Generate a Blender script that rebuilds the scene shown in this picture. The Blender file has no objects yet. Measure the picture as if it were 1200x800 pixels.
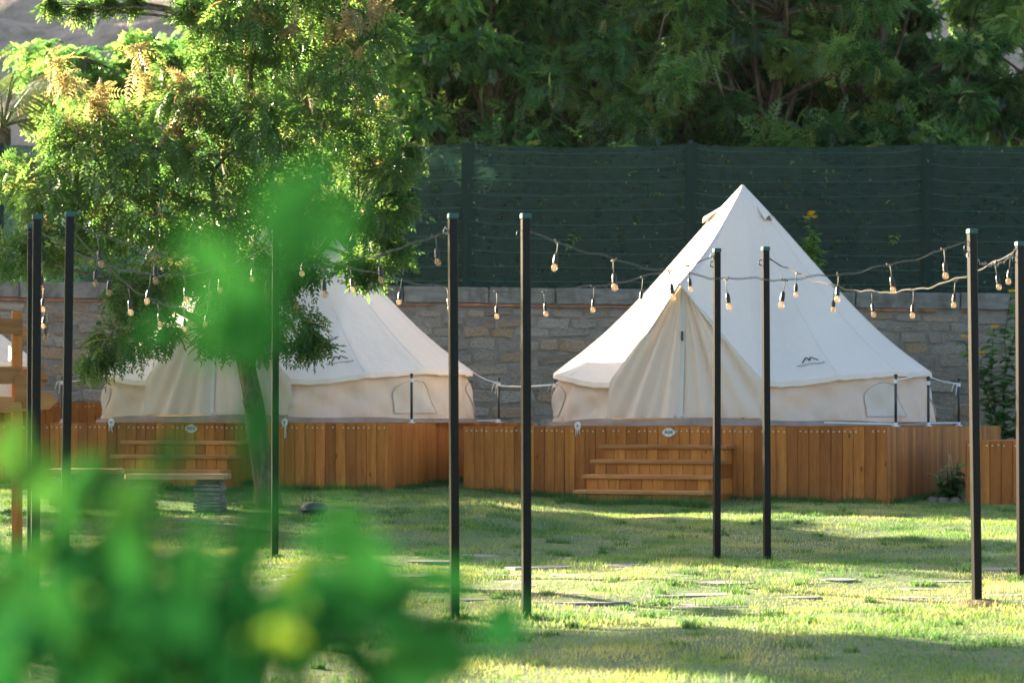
import bpy, math, random
import numpy as np
from mathutils import Vector, Matrix

R = math.radians
scene = bpy.context.scene
COL = scene.collection
random.seed(7)
RNG = np.random.default_rng(7)

# ------------------------------------------------------------------ camera, light, exposure
FPX, HOR, CAMZ = 3000.0, 490.0, 1.62          # focal length in photo pixels, eye line row, eye height
cam_d = bpy.data.cameras.new('camera')
cam = bpy.data.objects.new('camera', cam_d)
COL.objects.link(cam)
cam.location = (0, 0, CAMZ)
cam.rotation_euler = (R(90), 0, 0)
cam_d.sensor_width = 36
cam_d.lens = 36 * FPX / 1200
cam_d.shift_y = (HOR - 400) / 1200
cam_d.clip_start = 0.05
cam_d.clip_end = 3000
cam_d.dof.use_dof = True
cam_d.dof.focus_distance = 22.5
cam_d.dof.aperture_fstop = 3.5
scene.camera = cam

SUN_EL = R(16.5)
SUN_H = (-0.80, 0.60)                          # horizontal direction towards the sun
az = math.atan2(SUN_H[0], SUN_H[1])
world = bpy.data.worlds.new('World')
scene.world = world
world.use_nodes = True
wn = world.node_tree
bg = wn.nodes['Background']
sky = wn.nodes.new('ShaderNodeTexSky')
sky.sky_type = 'NISHITA'
sky.sun_disc = False
sky.sun_elevation = SUN_EL
sky.sun_rotation = az
sky.air_density = 0.8
sky.dust_density = 3.0
sky.ozone_density = 1.0
wn.links.new(sky.outputs[0], bg.inputs[0])
bg.inputs[1].default_value = 0.056
sun_d = bpy.data.lights.new('sun', 'SUN')
sun_d.energy = 5.0
sun_d.angle = R(0.5)
sun_d.color = (1.0, 0.82, 0.57)
sun = bpy.data.objects.new('sun', sun_d)
COL.objects.link(sun)
sd = Vector((SUN_H[0] * math.cos(SUN_EL), SUN_H[1] * math.cos(SUN_EL), math.sin(SUN_EL)))
sun.rotation_euler = sd.to_track_quat('Z', 'Y').to_euler()
sun.location = sd * 60

scene.view_settings.view_transform = 'Standard'
scene.view_settings.look = 'None'
scene.view_settings.gamma = 1
scene.view_settings.use_curve_mapping = False
scene.view_settings.exposure = 3.25
scene.render.engine = 'CYCLES'
scene.cycles.use_denoising = True
scene.cycles.max_bounces = 8
scene.cycles.diffuse_bounces = 4
scene.cycles.transparent_max_bounces = 12
scene.cycles.sample_clamp_indirect = 6


# ------------------------------------------------------------------ helpers
def P(px, py, d):
    """Photo pixel at depth d -> a point of the place."""
    return Vector(((px - 600) * d / FPX, d, CAMZ + (HOR - py) * d / FPX))


def hash2(ix, iy, seed):
    h = (ix.astype(np.int64) * 374761393 + iy.astype(np.int64) * 668265263 + seed * 1442695041) & 0xFFFFFFFF
    h = ((h ^ (h >> 13)) * 1274126177) & 0xFFFFFFFF
    return ((h ^ (h >> 16)) & 0xFFFF) / 65535.0


def vnoise(x, y, seed=0):
    x = np.asarray(x, float); y = np.asarray(y, float)
    ix, iy = np.floor(x), np.floor(y)
    fx, fy = x - ix, y - iy
    fx = fx * fx * (3 - 2 * fx); fy = fy * fy * (3 - 2 * fy)
    a = hash2(ix, iy, seed); b = hash2(ix + 1, iy, seed)
    c = hash2(ix, iy + 1, seed); d = hash2(ix + 1, iy + 1, seed)
    return (a * (1 - fx) + b * fx) * (1 - fy) + (c * (1 - fx) + d * fx) * fy


def sstep(a, b, x):
    t = np.clip((np.asarray(x, float) - a) / (b - a), 0, 1)
    return t * t * (3 - 2 * t)


def G(x, y):
    """Height of the lawn."""
    x = np.asarray(x, float); y = np.asarray(y, float)
    z = 0.0206 * np.clip(y, -5, 45)
    z = z + 0.10 * sstep(1.5, -1.5, x) * sstep(23, 30, y)
    near = sstep(60, 45, y)
    z = z + near * (0.07 * (vnoise(x / 1.5, y / 2.2, 3) - 0.5) + 0.05 * (vnoise(x / 0.55, y / 0.6, 5) - 0.5))
    return z


def g(x, y):
    return float(G(np.array([x]), np.array([y]))[0])


def tag(o, label=None, cat=None, group=None, kind=None):
    if label: o['label'] = label
    if cat: o['category'] = cat
    if group: o['group'] = group
    if kind: o['kind'] = kind
    return o


def empty(name, loc=(0, 0, 0), rz=0.0):
    o = bpy.data.objects.new(name, None)
    COL.objects.link(o)
    o.location = loc
    o.rotation_euler = (0, 0, rz)
    o.empty_display_size = 0.2
    return o


def link_mesh(name, me, mat, parent=None):
    o = bpy.data.objects.new(name, me)
    COL.objects.link(o)
    if mat and not me.materials:
        me.materials.append(mat)
    if parent:
        o.parent = parent
    return o


def np_mesh(name, verts, faces, tint=None, smooth=False):
    """faces: (M,k) int array."""
    me = bpy.data.meshes.new(name)
    verts = np.ascontiguousarray(verts, np.float32); faces = np.ascontiguousarray(faces, np.int32)
    m, k = faces.shape
    me.vertices.add(len(verts)); me.vertices.foreach_set('co', verts.ravel())
    me.loops.add(m * k); me.loops.foreach_set('vertex_index', faces.ravel())
    me.polygons.add(m)
    me.polygons.foreach_set('loop_start', np.arange(0, m * k, k, dtype=np.int32))
    me.polygons.foreach_set('loop_total', np.full(m, k, np.int32))
    if smooth:
        me.polygons.foreach_set('use_smooth', np.ones(m, bool))
    me.update(calc_edges=True)
    if tint is not None:
        at = me.attributes.new('tint', 'FLOAT', 'POINT')
        at.data.foreach_set('value', np.ascontiguousarray(tint, np.float32))
    return me


class MB:
    def __init__(s):
        s.v, s.f = [], []

    def add(s, vs, fs):
        b = len(s.v)
        s.v += [tuple(v) for v in vs]
        s.f += [tuple(i + b for i in f) for f in fs]
        return s

    def box(s, a, b, m=None):
        x0, y0, z0 = a; x1, y1, z1 = b
        vs = [(x0, y0, z0), (x1, y0, z0), (x1, y1, z0), (x0, y1, z0), (x0, y0, z1), (x1, y0, z1), (x1, y1, z1), (x0, y1, z1)]
        if m: vs = [m @ Vector(v) for v in vs]
        return s.add(vs, [(0, 3, 2, 1), (4, 5, 6, 7), (0, 1, 5, 4), (1, 2, 6, 5), (2, 3, 7, 6), (3, 0, 4, 7)])

    def bevbox(s, a, b, c, m=None):
        """box with chamfered edges (c)"""
        x0, y0, z0 = a; x1, y1, z1 = b
        lv = []
        for (z, k) in ((z0, 1), (z0 + c, 0), (z1 - c, 0), (z1, 1)):
            e = c * k
            lv.append([(x0 + e + c, y0 + e, z), (x1 - e - c, y0 + e, z), (x1 - e, y0 + e + c, z), (x1 - e, y1 - e - c, z),
                       (x1 - e - c, y1 - e, z), (x0 + e + c, y1 - e, z), (x0 + e, y1 - e - c, z), (x0 + e, y0 + e + c, z)])
        vs = sum(lv, [])
        if m: vs = [m @ Vector(v) for v in vs]
        fs = [tuple(range(7, -1, -1)), tuple(range(24, 32))]
        for k in range(3):
            for i in range(8):
                j = (i + 1) % 8
                fs.append((k * 8 + i, k * 8 + j, k * 8 + 8 + j, k * 8 + 8 + i))
        return s.add(vs, fs)

    def tube(s, pts, rad, n=8, caps=True):
        pts = [Vector(p) for p in pts]
        if not hasattr(rad, '__len__'): rad = [rad] * len(pts)
        rings = []
        prev = None
        for i, p in enumerate(pts):
            t = (pts[min(i + 1, len(pts) - 1)] - pts[max(i - 1, 0)])
            if t.length < 1e-9: t = Vector((0, 0, 1))
            t.normalize()
            if prev is None:
                a = Vector((0, 0, 1)) if abs(t.z) < 0.9 else Vector((1, 0, 0))
                u = t.cross(a).normalized()
            else:
                u = (prev - t * prev.dot(t))
                if u.length < 1e-6: u = t.orthogonal()
                u.normalize()
            prev = u
            w = t.cross(u)
            rings.append([p + (u * math.cos(2 * math.pi * k / n) + w * math.sin(2 * math.pi * k / n)) * rad[i] for k in range(n)])
        vs = [v for r in rings for v in r]
        fs = []
        for i in range(len(pts) - 1):
            for k in range(n):
                j = (k + 1) % n
                fs.append((i * n + k, i * n + j, i * n + n + j, i * n + n + k))
        if caps:
            fs.append(tuple(range(n - 1, -1, -1)))
            fs.append(tuple(range((len(pts) - 1) * n, len(pts) * n)))
        return s.add(vs, fs)

    def lathe(s, prof, n=16, c=(0, 0, 0), caps=True):
        vs, fs = [], []
        for (r, z) in prof:
            for k in range(n):
                a = 2 * math.pi * k / n
                vs.append((c[0] + r * math.cos(a), c[1] + r * math.sin(a), c[2] + z))
        for i in range(len(prof) - 1):
            for k in range(n):
                j = (k + 1) % n
                fs.append((i * n + k, i * n + j, i * n + n + j, i * n + n + k))
        if caps:
            fs.append(tuple(range(n - 1, -1, -1)))
            fs.append(tuple(range((len(prof) - 1) * n, len(prof) * n)))
        return s.add(vs, fs)

    def prism(s, poly, z0, z1, m=None):
        n = len(poly)
        vs = [(x, y, z0) for x, y in poly] + [(x, y, z1) for x, y in poly]
        if m: vs = [m @ Vector(v) for v in vs]
        fs = [tuple(range(n - 1, -1, -1)), tuple(range(n, 2 * n))]
        fs += [(i, (i + 1) % n, n + (i + 1) % n, n + i) for i in range(n)]
        return s.add(vs, fs)

    def grid(s, fn, nu, nv, closed=False):
        vs = [fn(i / nu, j / nv) for j in range(nv + 1) for i in range(nu + 1)]
        w = nu + 1
        return s.add(vs, [(j * w + i, j * w + i + 1, j * w + w + i + 1, j * w + w + i) for j in range(nv) for i in range(nu)])

    def mesh(s, name, smooth=False):
        me = bpy.data.meshes.new(name)
        me.from_pydata(s.v, [], s.f)
        if smooth:
            me.polygons.foreach_set('use_smooth', [True] * len(me.polygons))
        me.update()
        return me

    def build(s, name, mat, parent=None, smooth=False):
        return link_mesh(name, s.mesh(name, smooth), mat, parent)


# ------------------------------------------------------------------ materials
class NT:
    def __init__(s, name):
        s.m = bpy.data.materials.new(name)
        s.m.use_nodes = True
        s.t = s.m.node_tree
        s.b = s.t.nodes['Principled BSDF']
        s.out = s.t.nodes['Material Output']

    def n(s, typ, **kw):
        nd = s.t.nodes.new(typ)
        for k, v in kw.items():
            if k.startswith('i_'):
                nd.inputs[k[2:].replace('_', ' ')].default_value = v
            else:
                setattr(nd, k, v)
        return nd

    def l(s, a, b):
        s.t.links.new(a, b)

    def ramp(s, fac, stops, interp='LINEAR'):
        r = s.n('ShaderNodeValToRGB')
        r.color_ramp.interpolation = interp
        els = r.color_ramp.elements
        while len(els) < len(stops): els.new(0.5)
        for e, (p, c) in zip(els, stops):
            e.position = p
            e.color = (*c, 1) if len(c) == 3 else c
        s.l(fac, r.inputs[0])
        return r.outputs[0]

    def noise(s, vec, scale, detail=4, rough=0.55):
        nd = s.n('ShaderNodeTexNoise')
        nd.inputs['Scale'].default_value = scale
        nd.inputs['Detail'].default_value = detail
        nd.inputs['Roughness'].default_value = rough
        if vec is not None: s.l(vec, nd.inputs['Vector'])
        return nd.outputs['Fac']

    def mixc(s, fac, a, b, mode='MIX'):
        nd = s.n('ShaderNodeMix', data_type='RGBA', blend_type=mode)
        for sock, v in ((nd.inputs[0], fac), (nd.inputs[6], a), (nd.inputs[7], b)):
            if isinstance(v, (int, float)): sock.default_value = v
            elif isinstance(v, tuple): sock.default_value = (*v, 1)
            else: s.l(v, sock)
        return nd.outputs[2]

    def bump(s, h, strength=0.3, dist=0.02):
        nd = s.n('ShaderNodeBump')
        nd.inputs['Strength'].default_value = strength
        nd.inputs['Distance'].default_value = dist
        s.l(h, nd.inputs['Height'])
        return nd.outputs[0]

    def obj(s, scale=(1, 1, 1), random_shift=False):
        tc = s.n('ShaderNodeTexCoord')
        v = tc.outputs['Object']
        if random_shift:
            oi = s.n('ShaderNodeObjectInfo')
            mu = s.n('ShaderNodeMath', operation='MULTIPLY'); mu.inputs[1].default_value = 57.0
            s.l(oi.outputs['Random'], mu.inputs[0])
            ad = s.n('ShaderNodeVectorMath', operation='ADD')
            s.l(v, ad.inputs[0]); s.l(mu.outputs[0], ad.inputs[1])
            v = ad.outputs[0]
        mp = s.n('ShaderNodeMapping')
        mp.inputs['Scale'].default_value = scale
        s.l(v, mp.inputs['Vector'])
        return mp.outputs[0]

    def rnd(s):
        return s.n('ShaderNodeObjectInfo').outputs['Random']

    def attr(s, name):
        return s.n('ShaderNodeAttribute', attribute_name=name).outputs['Fac']

    def translucent(s, color, amount, tcolor=None, normal=None):
        tr = s.n('ShaderNodeBsdfTranslucent')
        if tcolor is not None: s.l(tcolor, tr.inputs[0])
        elif not isinstance(color, tuple): s.l(color, tr.inputs[0])
        else: tr.inputs[0].default_value = (*color, 1)
        mx = s.n('ShaderNodeMixShader')
        mx.inputs[0].default_value = amount
        s.l(s.b.outputs[0], mx.inputs[1]); s.l(tr.outputs[0], mx.inputs[2])
        s.l(mx.outputs[0], s.out.inputs[0])

    def set(s, **kw):
        for k, v in kw.items():
            k = k.replace('_', ' ')
            if isinstance(v, (int, float)): s.b.inputs[k].default_value = v
            elif isinstance(v, tuple): s.b.inputs[k].default_value = (*v, 1) if len(v) == 3 else v
            else: s.l(v, s.b.inputs[k])
        return s


M = {}


def simple(name, col, rough=0.6, metal=0.0, var=0.15, scale=12, bump=0.0, spec=0.4):
    t = NT(name)
    n = t.noise(t.obj(), scale, 4)
    c = t.ramp(n, [(0.3, tuple(max(0, x * (1 - var)) for x in col)), (0.7, tuple(min(1, x * (1 + var)) for x in col))])
    t.set(Base_Color=c, Roughness=rough, Metallic=metal, Specular_IOR_Level=spec)
    if bump:
        t.l(t.bump(n, bump, 0.01), t.b.inputs['Normal'])
    M[name] = t.m
    return t.m


def make_materials():
    # leaves: colour by a per-leaf tint (0 deep green .. 0.8 fresh green .. 1 young orange leaf)
    def leafmat(name, stops, trans, rough=0.45, tl=1.3, spec=0.35):
        t = NT(name)
        a = t.attr('tint')
        c = t.ramp(a, stops)
        t.set(Base_Color=c, Roughness=rough, Specular_IOR_Level=spec)
        tc = t.mixc(1.0, c, (tl * 1.03, tl * 1.05, tl * 0.80), 'MULTIPLY')
        t.translucent(None, trans, tcolor=tc)
        M[name] = t.m
    leafmat('leaf_tree', [(0.0, (0.042, 0.105, 0.026)), (0.45, (0.075, 0.160, 0.038)), (0.78, (0.14, 0.22, 0.060)), (0.86, (0.23, 0.23, 0.09)), (1.0, (0.40, 0.25, 0.14))], 0.52, 0.36, 1.45, 0.5)
    leafmat('leaf_back', [(0.0, (0.018, 0.065, 0.020)), (0.5, (0.065, 0.165, 0.044)), (0.92, (0.20, 0.30, 0.075)), (1.0, (0.36, 0.30, 0.09))], 0.55, 0.28, 2.3, 0.8)
    leafmat('leaf_bush', [(0.0, (0.008, 0.055, 0.016)), (0.5, (0.020, 0.100, 0.022)), (0.8, (0.07, 0.16, 0.028)), (1.0, (0.13, 0.20, 0.022))], 0.36, 0.9, 1.25, 0.0)  # lime end of the ramp colours in the near shrub's sunlit highlights
    leafmat('leaf_palm', [(0.0, (0.05, 0.10, 0.03)), (0.7, (0.14, 0.18, 0.05)), (1.0, (0.36, 0.30, 0.16))], 0.3)
    leafmat('grass', [(0.0, (0.026, 0.095, 0.024)), (0.4, (0.075, 0.165, 0.038)), (0.65, (0.19, 0.250, 0.075)), (1.0, (0.42, 0.35, 0.16))], 0.40, 0.6, 1.5)
    leafmat('petal', [(0.0, (0.75, 0.45, 0.02)), (1.0, (0.85, 0.60, 0.04))], 0.3)

    t = NT('ground_turf')
    v = t.obj()
    n1 = t.noise(v, 0.7, 5); n2 = t.noise(v, 9, 5)
    c = t.ramp(n1, [(0.3, (0.035, 0.085, 0.022)), (0.55, (0.065, 0.120, 0.034)), (0.75, (0.15, 0.15, 0.06))])
    c = t.mixc(t.ramp(n2, [(0.45, (0, 0, 0)), (0.7, (0.6, 0.6, 0.6))]), c, (0.09, 0.065, 0.035))
    t.set(Base_Color=c, Roughness=0.95)
    t.l(t.bump(n2, 0.6, 0.03), t.b.inputs['Normal'])
    M['turf'] = t.m

    def canvas(name, col, trans, tcol):
        t = NT(name)
        v = t.obj()
        n = t.noise(v, 1.3, 5)
        c = t.ramp(n, [(0.3, tuple(x * 0.93 for x in col)), (0.7, col)])
        t.set(Base_Color=c, Roughness=0.85, Specular_IOR_Level=0.2)
        sp = t.n('ShaderNodeSeparateXYZ'); t.l(v, sp.inputs[0])
        low = t.ramp(sp.outputs[2], [(0.05, (1, 1, 1)), (0.28, (0, 0, 0))])
        splash = t.ramp(t.noise(t.obj((1, 1, 0.5)), 5.0, 6, 0.65), [(0.42, (0, 0, 0)), (0.75, (0.75, 0.75, 0.75))])
        c = t.mixc(t.mixc(1.0, low, splash, 'MULTIPLY'), c, tuple(x * k for x, k in zip(col, (0.62, 0.55, 0.46))))
        spots = t.ramp(t.noise(v, 2.6, 6, 0.7), [(0.60, (0, 0, 0)), (0.72, (0.35, 0.35, 0.35))])
        c = t.mixc(spots, c, tuple(x * 0.80 for x in col))
        t.l(c, t.b.inputs['Base Color'])
        wv = t.noise(t.obj((3, 3, 1.1)), 2.2, 5, 0.6)
        t.l(t.bump(wv, 0.45, 0.04), t.b.inputs['Normal'])
        t.translucent(tcol, trans)
        M[name] = t.m
    canvas('canvas_roof', (0.79, 0.72, 0.62), 0.16, (0.62, 0.50, 0.36))
    canvas('canvas_wall', (0.76, 0.68, 0.56), 0.32, (0.74, 0.53, 0.32))
    canvas('canvas_door', (0.76, 0.695, 0.59), 0.24, (0.72, 0.55, 0.36))
    canvas('canvas_trim', (0.70, 0.67, 0.61), 0.05, (0.8, 0.7, 0.5))
    canvas('sod_cloth', (0.32, 0.25, 0.20), 0.03, (0.3, 0.25, 0.2))
    canvas('window_mesh', (0.70, 0.63, 0.52), 0.2, (0.6, 0.5, 0.4))

    def wood(name, a, b, dark, along='z'):
        t = NT(name)
        sc = {'z': (9, 9, 0.7), 'x': (0.7, 9, 9), 'y': (9, 0.7, 9)}[along]
        v = t.obj(sc, True)
        n = t.noise(v, 2.2, 6, 0.6)
        c = t.ramp(n, [(0.28, dark), (0.45, a), (0.72, b)])
        fine = t.noise(v, 14, 3)
        c = t.mixc(0.35, c, t.ramp(fine, [(0.3, dark), (0.7, b)]))
        # knots
        kv = t.obj({'z': (7, 7, 2.6), 'x': (2.6, 7, 7), 'y': (7, 2.6, 7)}[along], True)
        vo = t.n('ShaderNodeTexVoronoi'); vo.inputs['Scale'].default_value = 0.75
        t.l(kv, vo.inputs['Vector'])
        k = t.ramp(vo.outputs['Distance'], [(0.03, (1, 1, 1)), (0.085, (0, 0, 0))])
        c = t.mixc(k, c, (0.035, 0.015, 0.006))
        # each board its own tone
        r = t.ramp(t.rnd(), [(0.0, (0.66, 0.60, 0.55)), (0.5, (1, 1, 1)), (1.0, (1.22, 1.26, 1.30))])
        c = t.mixc(1.0, c, r, 'MULTIPLY')
        # weather: greyer, damp foot
        st = t.noise(t.obj((1.5, 1.5, 0.5)), 1.6, 5)
        c = t.mixc(t.ramp(st, [(0.5, (0, 0, 0)), (0.75, (0.45, 0.45, 0.45))]), c, tuple(x * 0.55 for x in a))
        if along == 'z':
            so = t.n('ShaderNodeSeparateXYZ'); t.l(t.n('ShaderNodeTexCoord').outputs['Object'], so.inputs[0])
            mp = t.n('ShaderNodeMapRange'); mp.inputs[1].default_value = -0.95; mp.inputs[2].default_value = -0.55; mp.inputs[3].default_value = 1; mp.inputs[4].default_value = 0
            t.l(so.outputs[2], mp.inputs[0])
            mud = t.ramp(t.noise(t.obj((1, 1, 0.6), True), 7, 6, 0.65), [(0.40, (0, 0, 0)), (0.72, (0.8, 0.8, 0.8))])
            c = t.mixc(t.mixc(1.0, mp.outputs[0], mud, 'MULTIPLY'), c, (0.10, 0.06, 0.03))
        t.set(Base_Color=c, Roughness=0.55, Specular_IOR_Level=0.3)
        t.l(t.bump(n, 0.25, 0.004), t.b.inputs['Normal'])
        M[name] = t.m
    wood('cedar', (0.38, 0.125, 0.018), (0.54, 0.205, 0.036), (0.19, 0.053, 0.009))
    wood('cedar_x', (0.38, 0.155, 0.040), (0.50, 0.24, 0.075), (0.16, 0.06, 0.018), 'x')
    wood('riser_wood', (0.46, 0.165, 0.028), (0.60, 0.25, 0.05), (0.24, 0.07, 0.012))
    wood('tread_wood', (0.44, 0.19, 0.055), (0.56, 0.28, 0.10), (0.20, 0.075, 0.02), 'x')
    wood('sign_wood', (0.28, 0.12, 0.035), (0.38, 0.18, 0.06), (0.14, 0.055, 0.016), 'x')
    wood('bench_plank', (0.40, 0.24, 0.11), (0.52, 0.34, 0.18), (0.22, 0.12, 0.05), 'x')

    # bark
    t = NT('bark')
    v = t.obj((6, 6, 1.6))
    n = t.noise(v, 3.0, 7, 0.65)
    c = t.ramp(n, [(0.32, (0.035, 0.022, 0.014)), (0.5, (0.12, 0.085, 0.05)), (0.7, (0.25, 0.19, 0.13))])
    t.set(Base_Color=c, Roughness=0.9)
    t.l(t.bump(n, 0.8, 0.03), t.b.inputs['Normal'])
    M['bark'] = t.m

    # masonry
    t = NT('field_stone')
    v = t.obj((1, 1, 1), True)
    n = t.noise(v, 2.2, 7, 0.65)
    base = t.ramp(t.rnd(), [(0.0, (0.16, 0.138, 0.10)), (0.35, (0.25, 0.225, 0.175)), (0.6, (0.22, 0.18, 0.125)), (0.78, (0.32, 0.29, 0.23)), (0.88, (0.32, 0.20, 0.09)), (1.0, (0.12, 0.085, 0.06))])
    c = t.mixc(t.ramp(n, [(0.35, (0, 0, 0)), (0.7, (0.8, 0.8, 0.8))]), base, (0.27, 0.25, 0.205))
    n2 = t.noise(t.n('ShaderNodeTexCoord').outputs['Object'], 9, 5)
    c = t.mixc(t.ramp(n2, [(0.5, (0, 0, 0)), (0.68, (0.75, 0.75, 0.75))]), c, (0.075, 0.068, 0.052))
    t.set(Base_Color=c, Roughness=0.92)
    t.l(t.bump(n, 0.9, 0.05), t.b.inputs['Normal'])
    M['stone'] = t.m
    t = NT('mortar')
    v = t.obj()
    n = t.noise(v, 5, 7, 0.65); n2 = t.noise(v, 0.9, 4)
    c = t.ramp(n, [(0.3, (0.13, 0.118, 0.09)), (0.6, (0.23, 0.21, 0.17)), (0.8, (0.31, 0.285, 0.24))])
    c = t.mixc(t.ramp(n2, [(0.45, (0, 0, 0)), (0.7, (0.6, 0.6, 0.6))]), c, (0.12, 0.115, 0.085))
    t.set(Base_Color=c, Roughness=0.95)
    t.l(t.bump(n, 0.9, 0.03), t.b.inputs['Normal'])
    M['mortar'] = t.m
    t = NT('coping_cement')
    v = t.obj((1, 1, 1), True)
    n = t.noise(v, 4, 7, 0.65)
    st = t.noise(t.obj((6, 6, 0.6), True), 1.5, 5)
    c = t.ramp(n, [(0.3, (0.12, 0.12, 0.10)), (0.7, (0.23, 0.23, 0.20))])
    c = t.mixc(t.ramp(st, [(0.44, (0, 0, 0)), (0.68, (0.85, 0.85, 0.85))]), c, (0.085, 0.08, 0.06))
    t.set(Base_Color=c, Roughness=0.93)
    t.l(t.bump(n, 0.6, 0.02), t.b.inputs['Normal'])
    M['coping'] = t.m
    simple('terracotta', (0.30, 0.13, 0.07), 0.9, var=0.4, scale=6, bump=0.5)
    t = NT('paving')
    v = t.obj((1, 1, 1), True)
    n = t.noise(v, 6, 6, 0.6)
    c = t.ramp(n, [(0.3, (0.11, 0.11, 0.10)), (0.7, (0.20, 0.195, 0.18))])
    t.set(Base_Color=c, Roughness=0.85)
    t.l(t.bump(n, 0.5, 0.01), t.b.inputs['Normal'])
    M['paving'] = t.m

    # shade net
    t = NT('shade_net')
    v = t.obj()
    sp = t.n('ShaderNodeSeparateXYZ'); t.l(v, sp.inputs[0])
    wv = t.n('ShaderNodeTexWave', wave_type='BANDS', bands_direction='Z')
    wv.inputs['Scale'].default_value = 5.5; wv.inputs['Distortion'].default_value = 0.6; wv.inputs['Detail'].default_value = 2
    t.l(v, wv.inputs['Vector'])
    n = t.noise(t.obj((2, 2, 7)), 3, 5)
    c = t.ramp(n, [(0.3, (0.010, 0.031, 0.022)), (0.7, (0.020, 0.054, 0.038))])
    c = t.mixc(t.ramp(wv.outputs['Fac'], [(0.75, (0, 0, 0)), (1, (0.35, 0.35, 0.35))]), c, (0.03, 0.068, 0.058))
    t.set(Base_Color=c, Roughness=0.7, Specular_IOR_Level=0.25)
    tp = t.n('ShaderNodeBsdfTransparent')
    mx = t.n('ShaderNodeMixShader')
    holes = t.noise(t.obj((1, 1, 1)), 5.5, 6, 0.7)
    t.l(t.ramp(holes, [(0.58, (0.10, 0.10, 0.10)), (0.66, (0.6, 0.6, 0.6))]), mx.inputs[0])
    tr = t.n('ShaderNodeBsdfTranslucent'); t.l(c, tr.inputs[0])
    m0 = t.n('ShaderNodeMixShader'); m0.inputs[0].default_value = 0.25
    t.l(t.b.outputs[0], m0.inputs[1]); t.l(tr.outputs[0], m0.inputs[2])
    t.l(m0.outputs[0], mx.inputs[1]); t.l(tp.outputs[0], mx.inputs[2])
    t.l(mx.outputs[0], t.out.inputs[0])
    M['net'] = t.m

    simple('fleck_olive', (0.16, 0.17, 0.09), 0.8, var=0.5, scale=3)
    simple('net_double', (0.011, 0.030, 0.022), 0.8, spec=0.15)
    simple('net_cord', (0.030, 0.105, 0.080), 0.6)
    simple('black_steel', (0.005, 0.005, 0.005), 0.30, 0.0, var=0.3, scale=25, spec=0.16)
    simple('post_cap', (0.035, 0.095, 0.09), 0.5, spec=0.2)
    simple('guy_steel', (0.025, 0.035, 0.04), 0.4)
    simple('rope', (0.72, 0.72, 0.69), 0.85, var=0.1, scale=60)
    simple('cable', (0.11, 0.105, 0.09), 0.7, scale=40)
    simple('socket', (0.012, 0.012, 0.012), 0.4)
    simple('screw', (0.62, 0.60, 0.56), 0.4, 0.3)
    simple('plaque_white', (0.62, 0.66, 0.62), 0.5)
    simple('print_dark', (0.05, 0.065, 0.07), 0.7)
    simple('thread', (0.46, 0.42, 0.35), 0.8)
    simple('dome', (0.020, 0.032, 0.026), 0.45, var=0.3)
    simple('soil', (0.10, 0.065, 0.035), 0.95, var=0.5, bump=0.5)
    simple('slate_block', (0.16, 0.145, 0.12), 0.9, var=0.5, scale=9, bump=0.8)
    simple('net_post', (0.05, 0.06, 0.055), 0.6)

    t = NT('bulb_glass')
    t.set(Base_Color=(0.42, 0.37, 0.32), Roughness=0.10, Specular_IOR_Level=0.6)
    tp = t.n('ShaderNodeBsdfTransparent'); tp.inputs[0].default_value = (1.0, 0.88, 0.74, 1)
    tl = t.n('ShaderNodeBsdfTranslucent'); tl.inputs[0].default_value = (0.34, 0.30, 0.25, 1)
    m1 = t.n('ShaderNodeMixShader'); m1.inputs[0].default_value = 0.5
    m2 = t.n('ShaderNodeMixShader'); m2.inputs[0].default_value = 0.74
    t.l(t.b.outputs[0], m1.inputs[1]); t.l(tl.outputs[0], m1.inputs[2])
    t.l(m1.outputs[0], m2.inputs[1]); t.l(tp.outputs[0], m2.inputs[2]); t.l(m2.outputs[0], t.out.inputs[0])
    M['bulb'] = t.m
    simple('filament', (0.75, 0.40, 0.12), 0.4)

    t = NT('hillside')
    v = t.obj()
    n = t.noise(v, 0.035, 7, 0.6); n2 = t.noise(v, 0.16, 6, 0.65)
    c = t.ramp(n, [(0.3, (0.22, 0.17, 0.14)), (0.7, (0.33, 0.265, 0.22))])
    c = t.mixc(t.ramp(n2, [(0.46, (0, 0, 0)), (0.62, (0.85, 0.85, 0.85))]), c, (0.09, 0.10, 0.065))
    t.set(Base_Color=c, Roughness=1.0)
    t.l(t.bump(n2, 1.0, 3.0), t.b.inputs['Normal'])
    M['hill'] = t.m


make_materials()

# ------------------------------------------------------------------ the setting: ground and hill
def axis(dense0, dense1, step, far0, far1):
    a = list(np.arange(dense0, dense1 + 1e-6, step))
    s, x = step, dense1
    while x < far1:
        s *= 1.35; x += s; a.append(min(x, far1))
    s, x = step, dense0
    pre = []
    while x > far0:
        s *= 1.35; x -= s; pre.append(max(x, far0))
    return np.array(sorted(set(pre)) + a)


gx = axis(-7.2, 7.2, 0.08, -900, 900)
gy = axis(11.5, 33, 0.09, -60, 1500)
XX, YY = np.meshgrid(gx, gy)
gv = np.stack([XX.ravel(), YY.ravel(), G(XX, YY).ravel()], 1)
nx, ny = len(gx), len(gy)
ii = (np.arange(ny - 1)[:, None] * nx + np.arange(nx - 1)[None, :]).ravel()
ground = link_mesh('ground', np_mesh('ground', gv, np.stack([ii, ii + 1, ii + nx + 1, ii + nx], 1), smooth=True), M['turf'])
tag(ground, 'gently sloping lawn ground under the tents and poles', kind='structure')

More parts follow.
